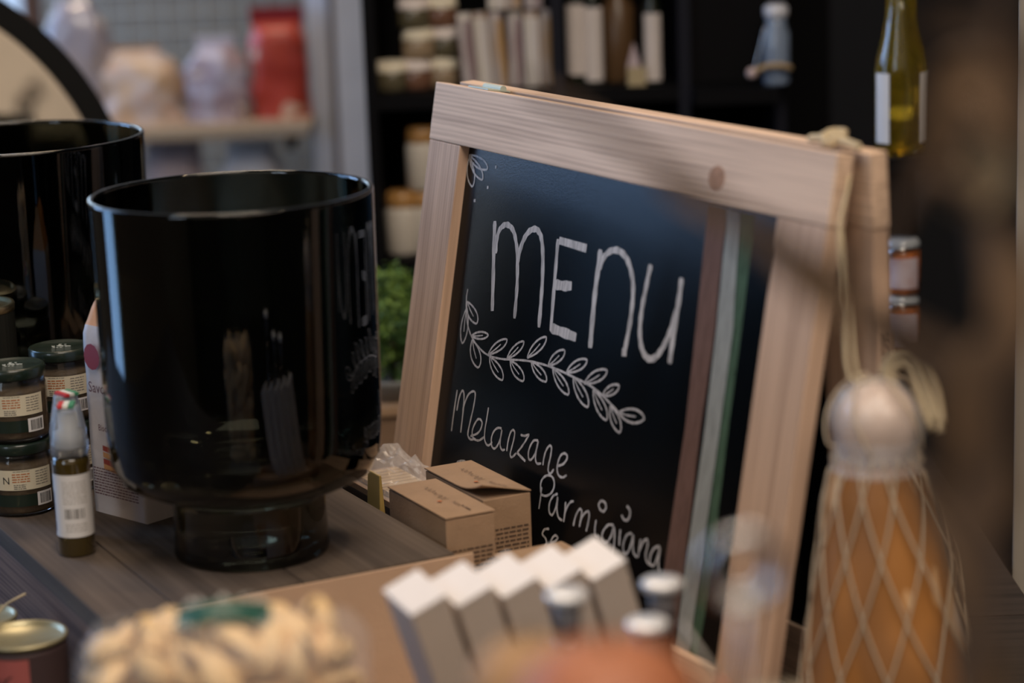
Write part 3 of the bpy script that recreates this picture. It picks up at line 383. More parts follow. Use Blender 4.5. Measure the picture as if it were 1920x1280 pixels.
# ================================================================== kraft boxes
def squiggle(mb, x0, y0, n, step, amp, w, fn, rnd):
    pts = [(x0, y0)]
    for k in range(n): pts.append((x0 + step * (k + .5), y0 + amp * (1 if k % 2 == 0 else -.4) * rnd.uniform(.5, 1.2))); 
    mb.ribbon(pts, w, fn)
def kraft_box(label, a, b, z0, z1, la=.107, lb=.0425, curl=0):
    k = thing('kraft_box', label, 'box', ab(a, b, z0), YAW, 'kraft gift boxes beside the crate'); h = z1 - z0
    MB().box(0, la, 0, lb, 0, h - .002).build('carton', kraft, k, bevel=.0008)
    def lidf(u, v): 
        return Vector((la * (-.008 + 1.012 * u), lb * (-.01 + 1.02 * v), h - .0008 + .0010 + curl * max(0, u - .55) ** 2 * (1 - v) * 8))
    MB().grid(12, 6, lidf).build('lid_flap', kraft, k, solid=.001)
    rnd = random.Random(3); g = MB(); F = lambda s, t: Vector((la * s, lb * t, h + .0012 + curl * max(0, s - .55) ** 2 * (1 - t) * 8))
    squiggle(g, .20, .52, 9, .028, .10, .006, F, rnd); squiggle(g, .46, .50, 5, .025, .12, .006, F, rnd); squiggle(g, .66, .55, 7, .02, .07, .006, F, rnd)
    lines(g, F, .78, .93, .62, 1, .05, .03, rnd)
    g.build('lid_printing', kraft_ink, k); g = MB()
    for zz in range(14): lines(g, lambda s, t: Vector((la + .0004, s, t)), .004, lb - .003, h * .82 - zz * .0036, 1, .003, .0014, rnd)
    g.build('side_printing', kraft_ink, k)
    q = MB(); q.add([F(.60 + .02 * math.cos(i), .36 + .05 * math.sin(i)) for i in (0, 1, 2, 3, 4, 5)], [(0, 1, 2, 3, 4, 5)]); q.build('emblem', orange_ink, k)
    return k
kraft_box('closed brown kraft box, nearest to the crate edge', -1.738, .7635, TZ, .020)
kraft_box('brown kraft box with a curling lid, against the chalkboard', -1.766, .8100, TZ, .022, curl=.007)
kraft_box('low brown kraft box behind the white cartons', -1.585, .7810, TZ, .000, la=.105, lb=.0590)

# ================================================================== cardboard tray with the high back
def tray(label, a0, a1, b0, b1, hb, hs, m=card):
    t_ = thing('cardboard_tray', label, 'cardboard tray', ab(a0, b0, TZ), YAW); la, lb = a1 - a0, b1 - b0; t = .003
    MB().box(0, la, 0, lb, 0, t).build('tray_floor', m, t_)
    MB().box(0, t, .0, lb, t + .0002, hb).build('back_wall', m, t_, bevel=.0006); MB().box(la - t, la, 0, lb, t + .0002, hs).build('front_wall', m, t_)
    for y in (0, lb - t): MB().box(t + .0002, la - t - .0002, y, y + t, t + .0002, hs).build('side_wall', m, t_)
tray('tan cardboard display tray whose tall back hides the near end of the crate', -1.5985, -1.435, .529, .7695, -TZ + .0005, .045)
tray('low tan cardboard tray holding the leaning white cartons', -1.425, -1.255, .548, .850, .075, .060)

# ================================================================== white cartons leaning in the tray
pR = Vector((.835, .423, .351)).normalized(); wR = Vector((-.216, -.336, .917)); qR = wR.cross(pR).normalized(); wR = pR.cross(qR).normalized()
names = ['leftmost white-topped carton leaning in the low tray', 'second white-topped carton from the left in the leaning row', 'middle white-topped carton of the leaning row', 'white-topped carton leaning just left of the rightmost one', 'rightmost and highest white-topped carton of the leaning row']
for i in range(5):
    Nn = Vector((-.068, 1.418, .073)) + Vector((.0285, .0135, .0002)) * i
    Lc = .196; k = thing('white_carton', names[i], 'box', Nn - wR * Lc, group='leaning white-topped cartons')
    k.rotation_mode = 'QUATERNION'; k.rotation_quaternion = Matrix((pR, qR, wR)).transposed().to_quaternion()
    MB().box(0, .0262, 0, .0365, 0, Lc - .0022).build('carton_body', carton_side_bounce, k, bevel=.0008)
    MB().box(-.0003, .0265, -.0003, .0368, Lc - .0021, Lc).build('carton_top', white_card, k, bevel=.0007, label='white top flap')
# ================================================================== jars
PH = 12
def jar(label, loc, body_m, rz=0):
    j = thing('food_jar', label, 'jar', loc, rz, 'dark-lidded glass jars on the crate'); r = .0272; h = .0620
    MB().lathe([(r * .9, .0), (r * .99, .003), (r, .006), (r, .040), (r * .985, .046), (r * .93, .050), (r * .93, h - .0085)], 48).build('glass_body', clear_glass, j, smooth=True)
    MB().lathe([(r * .84, .003), (r * .95, .005), (r * .955, .040), (r * .93, .0445), (.002, .045)], 40).build('contents', body_m, j, smooth=True)
    ld = MB().lathe([(r * .985, h - .0095), (r * 1.0, h - .009), (r * 1.0, h - .002), (r * .97, h - .0006), (r * .90, h - .0003), (r * .86, h - .001), (.001, h - .001)], 48).build('lid', green_lid, j, smooth=True)
    em = MB(); rn = random.Random(5)
    for i in range(26):
        a = rn.uniform(0, 6.28); q = rn.uniform(0, .0068); x, y = q * math.cos(a) * 1.4, q * math.sin(a)
        em.box(x - .0009, x + .0009, y - .0005, y + .0005, h - .00095, h - .0006)
    em.build('lid_emblem', mat('pale_print', (.45, .47, .42), .5), ld)
    fn = cyl(r * 1.012, R(PH)); fn2 = cyl(r * 1.02, R(PH))
    lb = patch(MB(), fn, -.036, .0255, .0235, .0405, 24).build('label', cream_label, j, smooth=True)
    tx = MB(); rn = random.Random(11); text(tx, 'N', .0085, lambda x, y: fn2(-.0185 + x, .029 + y)); tx_o = tx.build('label_letter', ink, lb)
    ot = MB(); lines(ot, fn2, -.010, .0045, .0375, 4, .0021, .0009, rn); ot.build('label_script', orange_ink, lb)
    gt = MB(); lines(gt, fn2, .0095, .022, .0385, 6, .0022, .0007, rn); lines(gt, fn2, -.009, .001, .0285, 3, .0016, .0008, rn); lines(gt, fn2, -.009, .005, .0397, 1, .0016, .0005, rn)
    gt.build('label_text', mat('grey_print', (.2, .18, .15), .7), lb)
    bd = patch(MB(), fn, -.036, .0255, .0095, .0195, 24).build('lower_band', green_lid, j, smooth=True)
    patch(MB(), fn2, .010, .0255, .0090, .0205, 8).build('barcode_label', white_label, bd); bc = MB(); barcode(bc, cyl(r * 1.026, R(PH)), .0125, .0235, .0105, .019, rn); bc.build('barcode', ink, bd)
    return j
paste = mat('brown_paste', (.17, .115, .065), .5, bump=.5, bscale=200, var=.2, vscale=120)
j0 = jar('upper dark-lidded jar of the front stack at the left edge', (-.412, 1.939, .0622), paste)
dup(j0, (-.411, 1.938, 0), R(5), label='lower dark-lidded jar carrying another jar, front stack at the left edge')
dup(j0, (-.383, 2.004, .0622), R(-8), label='upper dark-lidded jar between the front stack and the paper bag')
dup(j0, (-.383, 2.004, 0), R(3), label='lower jar hidden under the one between front stack and paper bag')

# black tin with ring top
tn = thing('black_tin', 'tall black printed tin cut by the left photo edge', 'tin can', (-.4655, 2.052, 0)); r = .0355; h = .150
MB().lathe([(r, 0), (r, h - .003)], 48).build('tin_body', mat('black_tin_print', (.012, .013, .011), .4), tn, smooth=False)
tl = MB().lathe([(r * 1.01, h - .0035), (r * 1.01, h - .0005), (r * 1.02, h + .0015), (r * 1.0, h + .003), (r * .93, h + .003), (r * .92, h), (r * .7, h), (r * .68, h + .0008), (r * .5, h), (r * .47, h + .0008), (r * .3, h), (.001, h)], 48).build('tin_lid', mat('gold_tin', (.68, .60, .38), .3, 1), tn, smooth=True)
fn = cyl(r * 1.006, R(13)); tx = MB(); text(tx, 'SHOE TA', .0125, lambda x, y: fn(-.021 + x, .100 + y), .92); rn = random.Random(4)
lines(tx, fn, -.002, .022, .060, 5, .0042, .0016, rn)
for s0, s1, z0, z1 in ((.009, .0095, .073, .089), (.022, .0225, .073, .089), (.009, .0225, .073, .0736), (.009, .0225, .0884, .089), (.012, .020, .077, .0855)): patch(tx, fn, s0, s1, z0, z1, 3)
tx.ribbon([(.009, .089), (.0155, .096), (.022, .089)], .0007, fn)
tx.build('tin_lettering', mat('dull_white_print', (.36, .35, .31), .6), tn)

# ================================================================== oil spray bottles
def spray(label, loc, rz):
    s = thing('oil_spray_bottle', label, 'bottle', loc, rz, 'small oil spray bottles'); r = .0144
    MB().lathe([(r * .93, 0), (r, .002), (r, .074), (r * .97, .0775), (r * .85, .0795), (.0085, .080), (.0085, .086)], 40).build('glass_bottle', mat('dark_oil', (.05, .033, .007), .06, coat=1), s, smooth=True)
    patch(MB(), cyl(r * 1.012), -.030, .030, .0165, .0665, 30).build('label', white_label, s, smooth=True)
    patch(MB(), cyl(r * 1.016), -.0195, -.0175, .020, .052, 2).build('label_stripe', mat('navy_stripe', (.04, .03, .09), .5), s)
    tx = MB(); rn = random.Random(8); f2 = cyl(r * 1.02, R(8)); lines(tx, f2, -.009, .011, .061, 9, .0021, .0008, rn); lines(tx, f2, -.008, .010, .0275, 4, .0019, .0008, rn)
    tx.build('label_text', mat('faint_print', (.40, .37, .34), .7), s); bc = MB(); barcode(bc, f2, -.008, .009, .0315, .0395, rn); bc.build('barcode', mat('grey_ink', (.12, .11, .1), .7), s)
    pl = mat('frosted_plastic', (.70, .73, .78), .2, trans=.75, ior=1.3, coat=.3)
    MB().lathe([(.0146, .0805), (.0145, .090), (.0122, .103), (.0098, .1145), (.0094, .1180), (.0090, .1185)], 32).build('spray_cap', pl, s, smooth=True)
    MB().lathe([(.0088, .0862), (.0088, .098), (.006, .100), (.006, .112)], 24).build('pump', mat('white_plastic', (.7, .68, .62), .4), s, smooth=True)
    for i, c in enumerate(((.55, .03, .03), (.75, .72, .62), (.05, .25, .12))):
        x = -.0062 + i * .0042
        MB().box(x, x + .0041, -.0109, .006, .1187, .1208).build('tricolour_band', mat(('tag_red', 'tag_cream', 'tag_green')[i], c, .6), s)
    return s
s0 = spray('small oil spray bottle with barcode label, in front at the crate edge', (-.3445, 1.809, 0), R(4))
dup(s0, (-.352, 1.8465, 0), R(40), label='oil spray bottle mostly hidden right behind the barcode-labelled one')

# ================================================================== paper flour bag
bg = thing('paper_food_bag', 'white paper bag with pinched orange top standing behind the nearer vase', 'paper bag', (-.30, 1.880, 0))
pA = Vector((-.349, 1.925, 0)) - Vector((-.30, 1.880, 0)); pB = Vector((.030, .034, 0))
def bagf(u, v):
    u = u % 1.0
    k = v; top = max(0, (k - .78) / .22)
    cs = [Vector((0, 0, 0)), pB, pA + pB, pA]; q = u * 4; i = int(q) % 4; f = q - int(q); P = cs[i].lerp(cs[(i + 1) % 4], f)
    mid = (pA + pB) / 2; ax = pA.normalized(); ay = Vector((-ax.y, ax.x, 0)); d = P - mid; dx, dy = d.dot(ax), d.dot(ay)
    dy *= 1 - .85 * top; dx *= 1 - .28 * math.sin(min(1, top) * math.pi * .5) + (.08 if top > .8 else 0)
    P = mid + ax * dx + ay * dy; P.z = .197 * k
    nz = noise.noise(Vector((u * 9, v * 11, 3))) * .0022 * (.3 + 1.5 * top); P += Vector((nz, nz * .6, 0))
    return P
MB().grid(48, 24, lambda u, v: bagf(u, v * .80), wrap=True).build('paper_sack', mat('white_paper', (.66, .58, .55), .7, bump=.4, bscale=90), bg, smooth=True)
MB().grid(48, 10, lambda u, v: bagf(u, .80 + v * .20), wrap=True).build('folded_top', mat('orange_paper', (.72, .33, .12), .6, bump=.4, bscale=90), bg, smooth=True, label='orange pinched paper top')
nrm = Vector((-pA.y, pA.x, 0)).normalized(); 
if nrm.dot(CAM - Vector((-.3, 1.88, 0))) < 0: nrm = -nrm
wA = pA.length
def bface(s, z): return pA.normalized() * (wA - s) + nrm * .0035 + Vector((0, 0, z))
tx = MB(); text(tx, 'Savoiardi', .0125, lambda x, y: bface(.007 + x, .1035 + y), .9); rn = random.Random(9)
text(tx, 'Biscotti', .0075, lambda x, y: bface(.016 + x, .072 + y), .9); lines(tx, bface, .006, .062, .040, 10, .0024, .0009, rn)
tx.build('printed_lettering', mat('maroon_ink', (.12, .03, .04), .7), bg)
pc = MB(); pc.add([bface(.014 + .010 * math.cos(t), .133 + .011 * math.sin(t)) for t in [i * .52 for i in range(12)]], [tuple(range(12))]); pc.build('printed_fruit', mat('plum_print', (.30, .05, .07), .6), bg)
for k, (z, c) in enumerate(((.060, (.35, .06, .04)), (.0545, (.62, .30, .12)), (.049, (.35, .06, .04)), (.0445, (.55, .28, .10)))):
    pc = MB(); pc.add([bface(.020, z), bface(.044, z - .003), bface(.044, z - .0075), bface(.020, z - .0045)], [(0, 1, 2, 3)]); pc.build('printed_cake_layer', mat('cake_print%d' % (k % 2), c, .6), bg)
pc = MB(); pc.add([bface(.026, .090), bface(.029, .094), bface(.031, .089), bface(.028, .085)], [(0, 1, 2, 3)]); pc.build('printed_leaf', mat('leaf_print', (.05, .2, .05), .6), bg)

# ================================================================== packets between crate and board
ck = thing('dark_carton', 'small dark carton between the nearer vase and the chalkboard', 'box', ab(-1.90, .79, TZ), YAW)
MB().box(0, .105, 0, .052, 0, .112).build('carton', mat('dark_card', (.05, .035, .028), .6), ck, bevel=.001); MB().box(.0, .105, .0, .052, .1125, .118).build('carton_rim', kraft, ck)
pk = thing('cellophane_packet', 'crumpled clear cellophane packet lying on the small dark carton', 'packet', ab(-1.86, .815, -.0115), YAW)
def crumple(u, v):
    x = (u - .5) * .10; y = (v - .5) * .058; e = min(u, 1 - u, v, 1 - v)
    z = .003 + .026 * min(1, e * 4) ** .6 * (.6 + .4 * (1 - u)) + noise.noise(Vector((u * 7, v * 7, 1))) * .010 * min(1, e * 6); return Vector((x + .02, y, max(.001, z)))
MB().grid(26, 20, crumple).build('cellophane', film2, pk)
for k in range(9): MB().box(-.02 + k * .009, -.013 + k * .009, -.02, .02, .0005, .0045).build('grissino', mat('biscuit', (.55, .38, .2), .7), pk)
yp = thing('yellow_packet', 'narrow yellow packet standing between vase and kraft boxes', 'packet', ab(-1.785, .772, TZ), YAW)
MB().add([(-.018, -.008, 0), (.018, -.008, 0), (.018, .008, 0), (-.018, .008, 0), (-.012, -.001, .150), (.012, -.001, .150), (.012, .001, .150), (-.012, .001, .150)], [(3, 2, 1, 0), (4, 5, 6, 7), (0, 1, 5, 4), (1, 2, 6, 5), (2, 3, 7, 6), (3, 0, 4, 7)]).build('wrapper', mat('mustard_film', (.42, .29, .09), .4), yp, bevel=.001)

# ================================================================== tins front left
def tin_can(label, loc, r, h, lab):
    t_ = thing('food_tin', label, 'tin can', loc, 0, 'tins at the lower left')
    MB().lathe([(r * .98, 0), (r, .002), (r, h - .006), (r * .98, h - .0045)], 48).build('label_sleeve', lab, t_, smooth=False)
    MB().lathe([(r * 1.0, h - .0022), (r * 1.03, h - .001), (r * 1.03, h + .0005), (r, h + .0015), (r * .94, h + .0008), (r * .92, h - .003), (r * .75, h - .003), (r * .72, h - .0022), (r * .55, h - .003), (.001, h - .0028)], 48).build('lid', tin, t_, smooth=True)
    return t_
P = ab(-1.664, .4345)
rt = tin_can('tin with a pink-red label standing against the crate, lower left', (P.x, P.y, TZ), .0315, .108, mat('dark_red_print', (.05, .03, .03), .5))
f3 = cyl(.0319, R(-20)); rp_ = patch(MB(), f3, -.045, .0205, .004, .100, 20).build('red_panel', mat('coral_print', (.34, .09, .08), .5), rt, smooth=True)
f4 = cyl(.0322, R(-20)); tx = MB(); tx.ribbon([(-.003, .086), (.000, .080), (.003, .085), (.008, .088)], .0011, f4); tx.ribbon([(.001, .086), (.004, .083)], .001, f4); lines(tx, f4, -.006, .018, .072, 8, .006, .0008, random.Random(2)); tx.build('label_marks', ink, rp_)
P2 = at(-34, 1156, 1.90)
ct2 = tin_can('second tin with twine on its lid, behind the pink-red one', (P2.x, P2.y, TZ), .0260, P2.z - TZ, mat('grey_label', (.12, .11, .1), .5))
MB().tube(smooth2([(.012, .0, P2.z - TZ + .002), (.018, .002, P2.z - TZ + .008), (.026, .0, P2.z - TZ + .013), (.034, .004, P2.z - TZ + .016)]), .0009, 6).build('twine_end', cotton, ct2, smooth=True)

# ================================================================== pasta bag, front left
PB = ab(-1.262, .446, TZ); pbg = thing('pasta_bag', 'clear bag full of pasta shells with a green label, front left', 'bag of pasta', PB, R(4))
BH = .2405
def pill(u, v, g=1.0):
    a = u * 2 * math.pi; z = v * BH; t = max(0, (v - .80) / .20); s = (1 - t ** 2.6) ** .5 if t < 1 else 0
    bx = .087 * (.93 + .07 * math.sin(v * 9)) * (.72 + .28 * s) * (s if t > .93 else 1); by = .045 * max(s, .02)
    wr = noise.noise(Vector((math.cos(a) * 2, math.sin(a) * 2, v * 9))) * .004
    ca, sa = math.cos(a), math.sin(a); P = Vector(((abs(ca) ** .8) * math.copysign(1, ca) * (bx + wr) * g, (abs(sa) ** .8) * math.copysign(1, sa) * (by + wr) * g, z)); return P
MB().grid(72, 50, pill, wrap=True).build('clear_bag', film, pbg, smooth=True)
gl = MB().grid(10, 4, lambda u, v: Vector((-.026 + u * .054, -.012 + .018 * v - .004 * math.sin(u * 3), BH - .006 + .006 * math.sin(u * 3.1) + .006 * v))).build('green_label', mat('dark_green_label', (.012, .075, .055), .4), pbg, solid=.0008)
tx = MB()
F = lambda x, y: Vector((x, y, BH + .0045 + .0035 * math.sin((x + .026) / .054 * 3.1) + (y + .012) / .018 * .003))
text(tx, 'AL  A  CA', .011, lambda x, y: F(-.021 + x, -.008 + y)); tx.build('label_lettering', mat('pale_ink', (.55, .55, .5), .6), pbg)
sh = MB()
def shellf(u, v):
    a = (v - .5) * 5.5; w_ = math.sin(max(.03, min(.97, u)) * math.pi) ** .5; r = .0132 * w_ * (1 + .04 * math.sin(v * 44)) * (1 - .18 * abs(v - .5))
    return Vector(((u - .5) * .035, r * math.sin(a), -r * math.cos(a) * .85))
sh.grid(13, 22, shellf)
pasta_m = mat('durum_pasta', (.76, .52, .26), .55, bump=.2, bscale=500, var=.08, vscale=60)
rnd = random.Random(21); proto = None; done = []
Rz4 = Matrix.Rotation(R(4), 4, 'Z')
for t_ in range(6000):
    if len(done) >= 150: break
    z = rnd.uniform(.10, BH - .014); tt = max(0, (z / BH - .80) / .20); s = max(.05, 1 - tt ** 2.6) ** .5
    x = rnd.uniform(-1, 1); y = rnd.uniform(-1, 1)
    if abs(x) ** 2.5 + abs(y) ** 2.5 > 1: continue
    q = Vector((x * .068 * (.72 + .28 * s), y * .030 * s, z))
    if any((q - d).length < .0172 for d in done): continue
    done.append(q); Wp = Vector(PB) + Rz4 @ q; ro = (rnd.uniform(0, 6.28), rnd.uniform(0, 6.28), rnd.uniform(0, 6.28))
    if proto is None:
        proto = sh.build('pasta_shell', pasta_m, smooth=True, solid=.0014); tag(proto, 'pale dried pasta shell inside the clear bag', 'pasta', 'pasta shells in the clear bag'); proto.location = Wp; proto.rotation_euler = ro
    else: c_ = proto.copy(); sc.collection.objects.link(c_); c_.location = Wp; c_.rotation_euler = ro

# ================================================================== silver-capped bottles
def capped(label, loc, h):
    c_ = thing('capped_bottle', label, 'bottle', loc, 0, 'dark silver-capped bottles')
    MB().lathe([(.014, 0), (.016, .003), (.016, h - .075), (.014, h - .062), (.0075, h - .050), (.0070, h - .012)], 32).build('bottle_glass', mat('dark_red_glass', (.035, .012, .008), .08, coat=1), c_, smooth=True)
    MB().lathe([(.0078, h - .026), (.0080, h - .0062)], 24).build('neck_sleeve', mat('grey_sleeve', (.16, .15, .16), .35), c_, smooth=True)
    MB().lathe([(.0100, h - .006), (.0123, h - .005), (.0126, h - .001), (.0115, h), (.002, h)], 32).build('metal_cap', mat('bright_cap', (.85, .85, .86), .35, .45), c_, smooth=True, label='bright silver cap')
for lb, px, py, d in (('dark bottle with a silver cap in front of the rightmost white carton', 1062, 1108, 1.40), ('dark silver-capped bottle farthest right, its cap against the board stripes', 1241, 1087, 1.47), ('dark bottle whose silver cap is lowest of the three', 1213, 1163, 1.42)):
    q = at(px, py, d); capped(lb, (q.x, q.y, TZ), q.z - TZ)
p0 = at(1278, 1166, 1.44); p1 = at(1346, 1266, 1.425); dr = (p1 - p0); p2 = p0 + dr * ((TZ + .002 - p0.z) / dr.z)
sk = thing('wooden_stick', 'thin grey stick with a reddish tip leaning behind the silver-capped bottles', 'stick', p2)
MB().tube([p0 - p2, (p1 - p2)], .0016, 8).build('shaft', mat('grey_stick', (.28, .25, .21), .5), sk, smooth=True); MB().tube([p1 - p2, Vector((0, 0, .0))], [.0021, .0010], 8).build('tip', mat('stick_tip', (.35, .14, .07), .5), sk, smooth=True)

# ================================================================== provolone-like cheese hanging in a cotton net
CH = ab(-1.268, .950, 0); CH = Vector((CH.x, CH.y, 0)); hq = at(1642, 800, 1.62); CH = Vector((hq.x + .001, hq.y + .002, 0))
prof = [(.119, .008), (.125, .0225), (.119, .0290), (.100, .0340), (.080, .0375), (.050, .0430), (.020, .0480), (-.005, .0535), (-.03, .0575), (-.055, .0590), (-.075, .0560), (-.092, .0480), (-.103, .034), (-.109, .016), (-.1105, .002)]
def rad(z):
    for (z0, r0), (z1, r1) in zip(prof[1:], prof[2:]):
        if z0 >= z >= z1: return r0 + (r1 - r0) * (z0 - z) / (z0 - z1)
    return .02
tilt = lambda z: Vector((.012 * max(0, (.11 - z)) / .22, 0, 0))
chz = thing('hanging_cheese', 'orange-brown pear-shaped cheese with a pale wrapped head, in the cotton net', 'cheese', CH)
def cz(u, v):
    k = v * (len(prof) - 1); i = min(int(k), len(prof) - 2); f = k - i; z = prof[i][0] * (1 - f) + prof[i + 1][0] * f; r = prof[i][1] * (1 - f) + prof[i + 1][1] * f
    a = u * 2 * math.pi; r *= 1 + .035 * noise.noise(Vector((math.cos(a) * 1.5, math.sin(a) * 1.5, z * 18)))
    return Vector((r * math.cos(a), r * math.sin(a), z)) + tilt(z)
MB().grid(64, 60, cz, wrap=True).build('cheese_body', blotch('smoked_rind', [(.26, .11, .03), (.56, .27, .065), (.60, .30, .07), (.38, .16, .04)], 26, .5, stretch=(1, 1, .45)), chz, smooth=True)
hz = hq.z
MB().lathe([(.0262 * math.sin(t * math.pi / 16) * (1 + .12 * math.cos(t * math.pi / 16)), hz + .030 - .030 * (1 - math.cos(t * math.pi / 16)) * 1.05) for t in range(1, 16)], 40).build('cheese_head', mat('pale_rind', (.60, .42, .30), .4, coat=.3, var=.15, vscale=40), chz, smooth=True, label='pale round head of the cheese')
def fl(u, v):
    a = u * 6.2832; t = v * math.pi; r = .0305 * math.sin(t) + .001; z = hz + .0335 * math.cos(t); n_ = noise.noise(Vector((math.cos(a) * 2, math.sin(a) * 2, t * 2))) * .003
    return Vector(((r + n_) * math.cos(a), (r + n_) * math.sin(a), z))
MB().grid(40, 24, fl, wrap=True).build('plastic_wrap', film2, chz, smooth=True, label='cloudy plastic wrap around the head')
MB().grid(40, 8, lambda u, v: Vector((math.cos(u * 6.2832), math.sin(u * 6.2832), 0)) * (.027 + .0045 * (1 - v)) + Vector((0, 0, .119 + .022 * v)) + tilt(.11), wrap=True).build('wrap_skirt', film2, chz, smooth=True)
nb = thing('net_bag', 'cotton net bag of diamond mesh hanging from the right end of the menu board', 'net bag', CH)
netm = mat('cotton_net', (.52, .42, .30), .9); net = MB(); NS = 11
def nr(z):
    if z > hz - .012: t = max(-1, min(1, (z - hz) / .036)); return .0325 * math.sqrt(max(.0, 1 - t * t)) + .0015
    if z > .124: return .0315 - (z - .124) * .5
    return rad(z) + .0025
for sg in (1, -1):
    for k in range(NS):
        pts = []; 
        for i in range(70):
            v = i / 69; z = .133 - v * (.133 + .112); a = 2 * math.pi * k / NS + sg * (.1 + 1.75 * v)
            q = math.sin(v * 9 * math.pi) * .004 * sg
            r = nr(z); sag = .006 * max(0, math.cos(a + .6)) * min(1, max(0, (.06 - abs(z - .06)) / .06)); pts.append(Vector(((r + sag) * math.cos(a), (r + sag) * math.sin(a), z)) + tilt(z))
        net.tube(pts, .0008, 5)
for k in range(5):
    net.tube([Vector((nr(z) * math.cos(k * 1.257 + .5 + (hz - z) * 14), nr(z) * math.sin(k * 1.257 + .5 + (hz - z) * 14), z)) for z in [hz + .0355 - i * (hz + .0355 - .130) / 24 for i in range(25)]], .0008, 5)
net.build('net', netm, nb, smooth=True)
# gathered handle draped down on the right side, string up to the board corner
topz = hz + .036; kb = MB(); rnd = random.Random(5)
kc = at(1700, 695, 1.62) - CH; kend = at(1758, 800, 1.62) - CH
for k in range(9):
    o1 = Vector((rnd.uniform(-.004, .004), rnd.uniform(-.004, .004), rnd.uniform(-.003, .003)))
    kb.tube(smooth2([Vector((0.012, 0, topz - .010)), kc + Vector((-.012, 0, .004)) + o1, kc + o1 + Vector((.002, 0, .006)), kc.lerp(kend, .45) + o1 * 1.6 + Vector((.004, 0, .004)), kend + o1]), [.0022 + .001 * rnd.random()] * 17, 6)
kb.build('gathered_handle', cotton, nb, smooth=True)
TP = BASE + hX * (WB - .030) + yY * (TH + .004) + uZ * (HB + .003) - CH     # crossing point on the board top
kn2 = MB()
for k in range(5):
    ph = k * 1.25; kn2.tube([Vector((.0075 * math.cos(t * .7 + ph), .006 * math.sin(t * .7 + ph), .003 + .004 * math.sin(t * .9 + ph) + .003)) + TP for t in range(10)], .0024, 6)
for sg in (-1, 1): kn2.tube(smooth2([TP + Vector((0, 0, .006)), TP + hX * (.014 * sg) + Vector((0, 0, .004)), TP + hX * (.030 * sg) + Vector((0, 0, .0022))]), [.0035] * 5 + [.003] * 3 + [.0016], 8)
kn2.build('knot', cotton, nb, smooth=True)
s1_ = MB(); a_ = at(1574, 430, 1.635) - CH; b_ = at(1582, 560, 1.63) - CH; c2_ = at(1592, 706, 1.615) - CH
s1_.tube(smooth2([TP + Vector((0, 0, .003)), TP + Vector((0, 0, -.006)), at(1592, 330, 1.655) - CH, a_, b_, c2_, Vector((0, 0, topz - .004))]), .0014, 6)
s1_.tube(smooth2([a_ + Vector((.001, 0, 0)), b_ + Vector((.004, 0, 0)), c2_ + Vector((.006, 0, 0)), Vector((.003, 0, topz - .004))]), .0012, 6)
s1_.build('hanging_string', cotton, nb, smooth=True)

# ================================================================== moss plant behind the board
bxp = at(742, 800, 2.62); rb = thing('rustic_box', 'light brown wooden box under the green potted plant', 'box', (bxp.x, bxp.y, TZ), R(8)); zt = at(742, 745, 2.6).z - TZ
MB().box(-.07, .07, -.05, .05, 0, zt - .010).build('box_body', wood('box_wood', (.30, .19, .12), (.17, .10, .06), 'X'), rb, bevel=.001); MB().box(-.075, .075, -.055, .055, zt - .0098, zt).build('box_lid', wood('box_wood2', (.42, .27, .16), (.25, .15, .09), 'X'), rb, bevel=.001)
pp = thing('potted_plant', 'bushy green plant in a small grey pot between vase and menu board', 'plant', (bxp.x, bxp.y, TZ + zt))
MB().lathe([(.036, 0), (.042, .018), (.0435, .020), (.0435, .024), (.040, .024), (.038, .016), (.001, .016)], 32).build('pot', mat('grey_pot', (.20, .20, .19), .5), pp, smooth=True)
fo = MB(); rnd = random.Random(3)
for k in range(2600):
    v = Vector((rnd.gauss(0, 1), rnd.gauss(0, 1), rnd.gauss(0, 1))).normalized(); rr = rnd.uniform(.62, 1.05) * (1 + .25 * noise.noise(v * 3)); c0 = Vector((v.x * .050 * rr, v.y * .050 * rr, .080 + v.z * .060 * rr))
    if c0.z < .02: continue
    a = Vector((rnd.gauss(0, 1), rnd.gauss(0, 1), rnd.gauss(0, 1))).normalized() * .0065; n_ = a.cross(v).normalized() * .0022
    fo.add([c0 - a * .5, c0 + n_, c0 + a, c0 - n_], [(0, 1, 2, 3)])
fo.build('foliage', blotch('moss_green', [(.025, .07, .008), (.07, .17, .02), (.15, .26, .04)], 40, .7), pp)
MB().tube([(0, 0, .014), (0, 0, .075)], .004, 8).build('stem', mat('stem_brown', (.08, .05, .03), .8), pp, smooth=True)
# ================================================================== background left: shelf of bagged food
SH = at(420, 232, 3.6)
sh_ = thing('wall_shelf', 'light wooden wall shelf carrying bagged food, far left background', 'shelf', (SH.x, SH.y, SH.z))
xl = at(5, 245, 3.6).x; xr = at(583, 245, 3.6).x
MB().box(xl - SH.x, xr - SH.x, 0, .22, -.023, -.004).build('board', wood('shelf_pine', (.46, .34, .22), (.30, .2, .12), 'X'), sh_, bevel=.002)
for x in (xl - SH.x + .03, xr - SH.x - .04): MB().box(x, x + .012, .02, .60, -.045, -.024).build('bracket', MC['black_metal'], sh_)
LW = -.19
sh2 = thing('lower_shelf', 'grey lower shelf under the light wooden one, far left', 'shelf', (SH.x, SH.y, LW))
MB().box(-.6, .19, 0, .25, -.03, 0).build('board', mat('grey_board', (.18, .16, .15), .7), sh2)
for x in (-.58, .16): MB().box(x, x + .02, .02, .24, FZ - LW, -.0305).build('leg', mat('grey_board', (.18, .16, .15), .7), sh2)
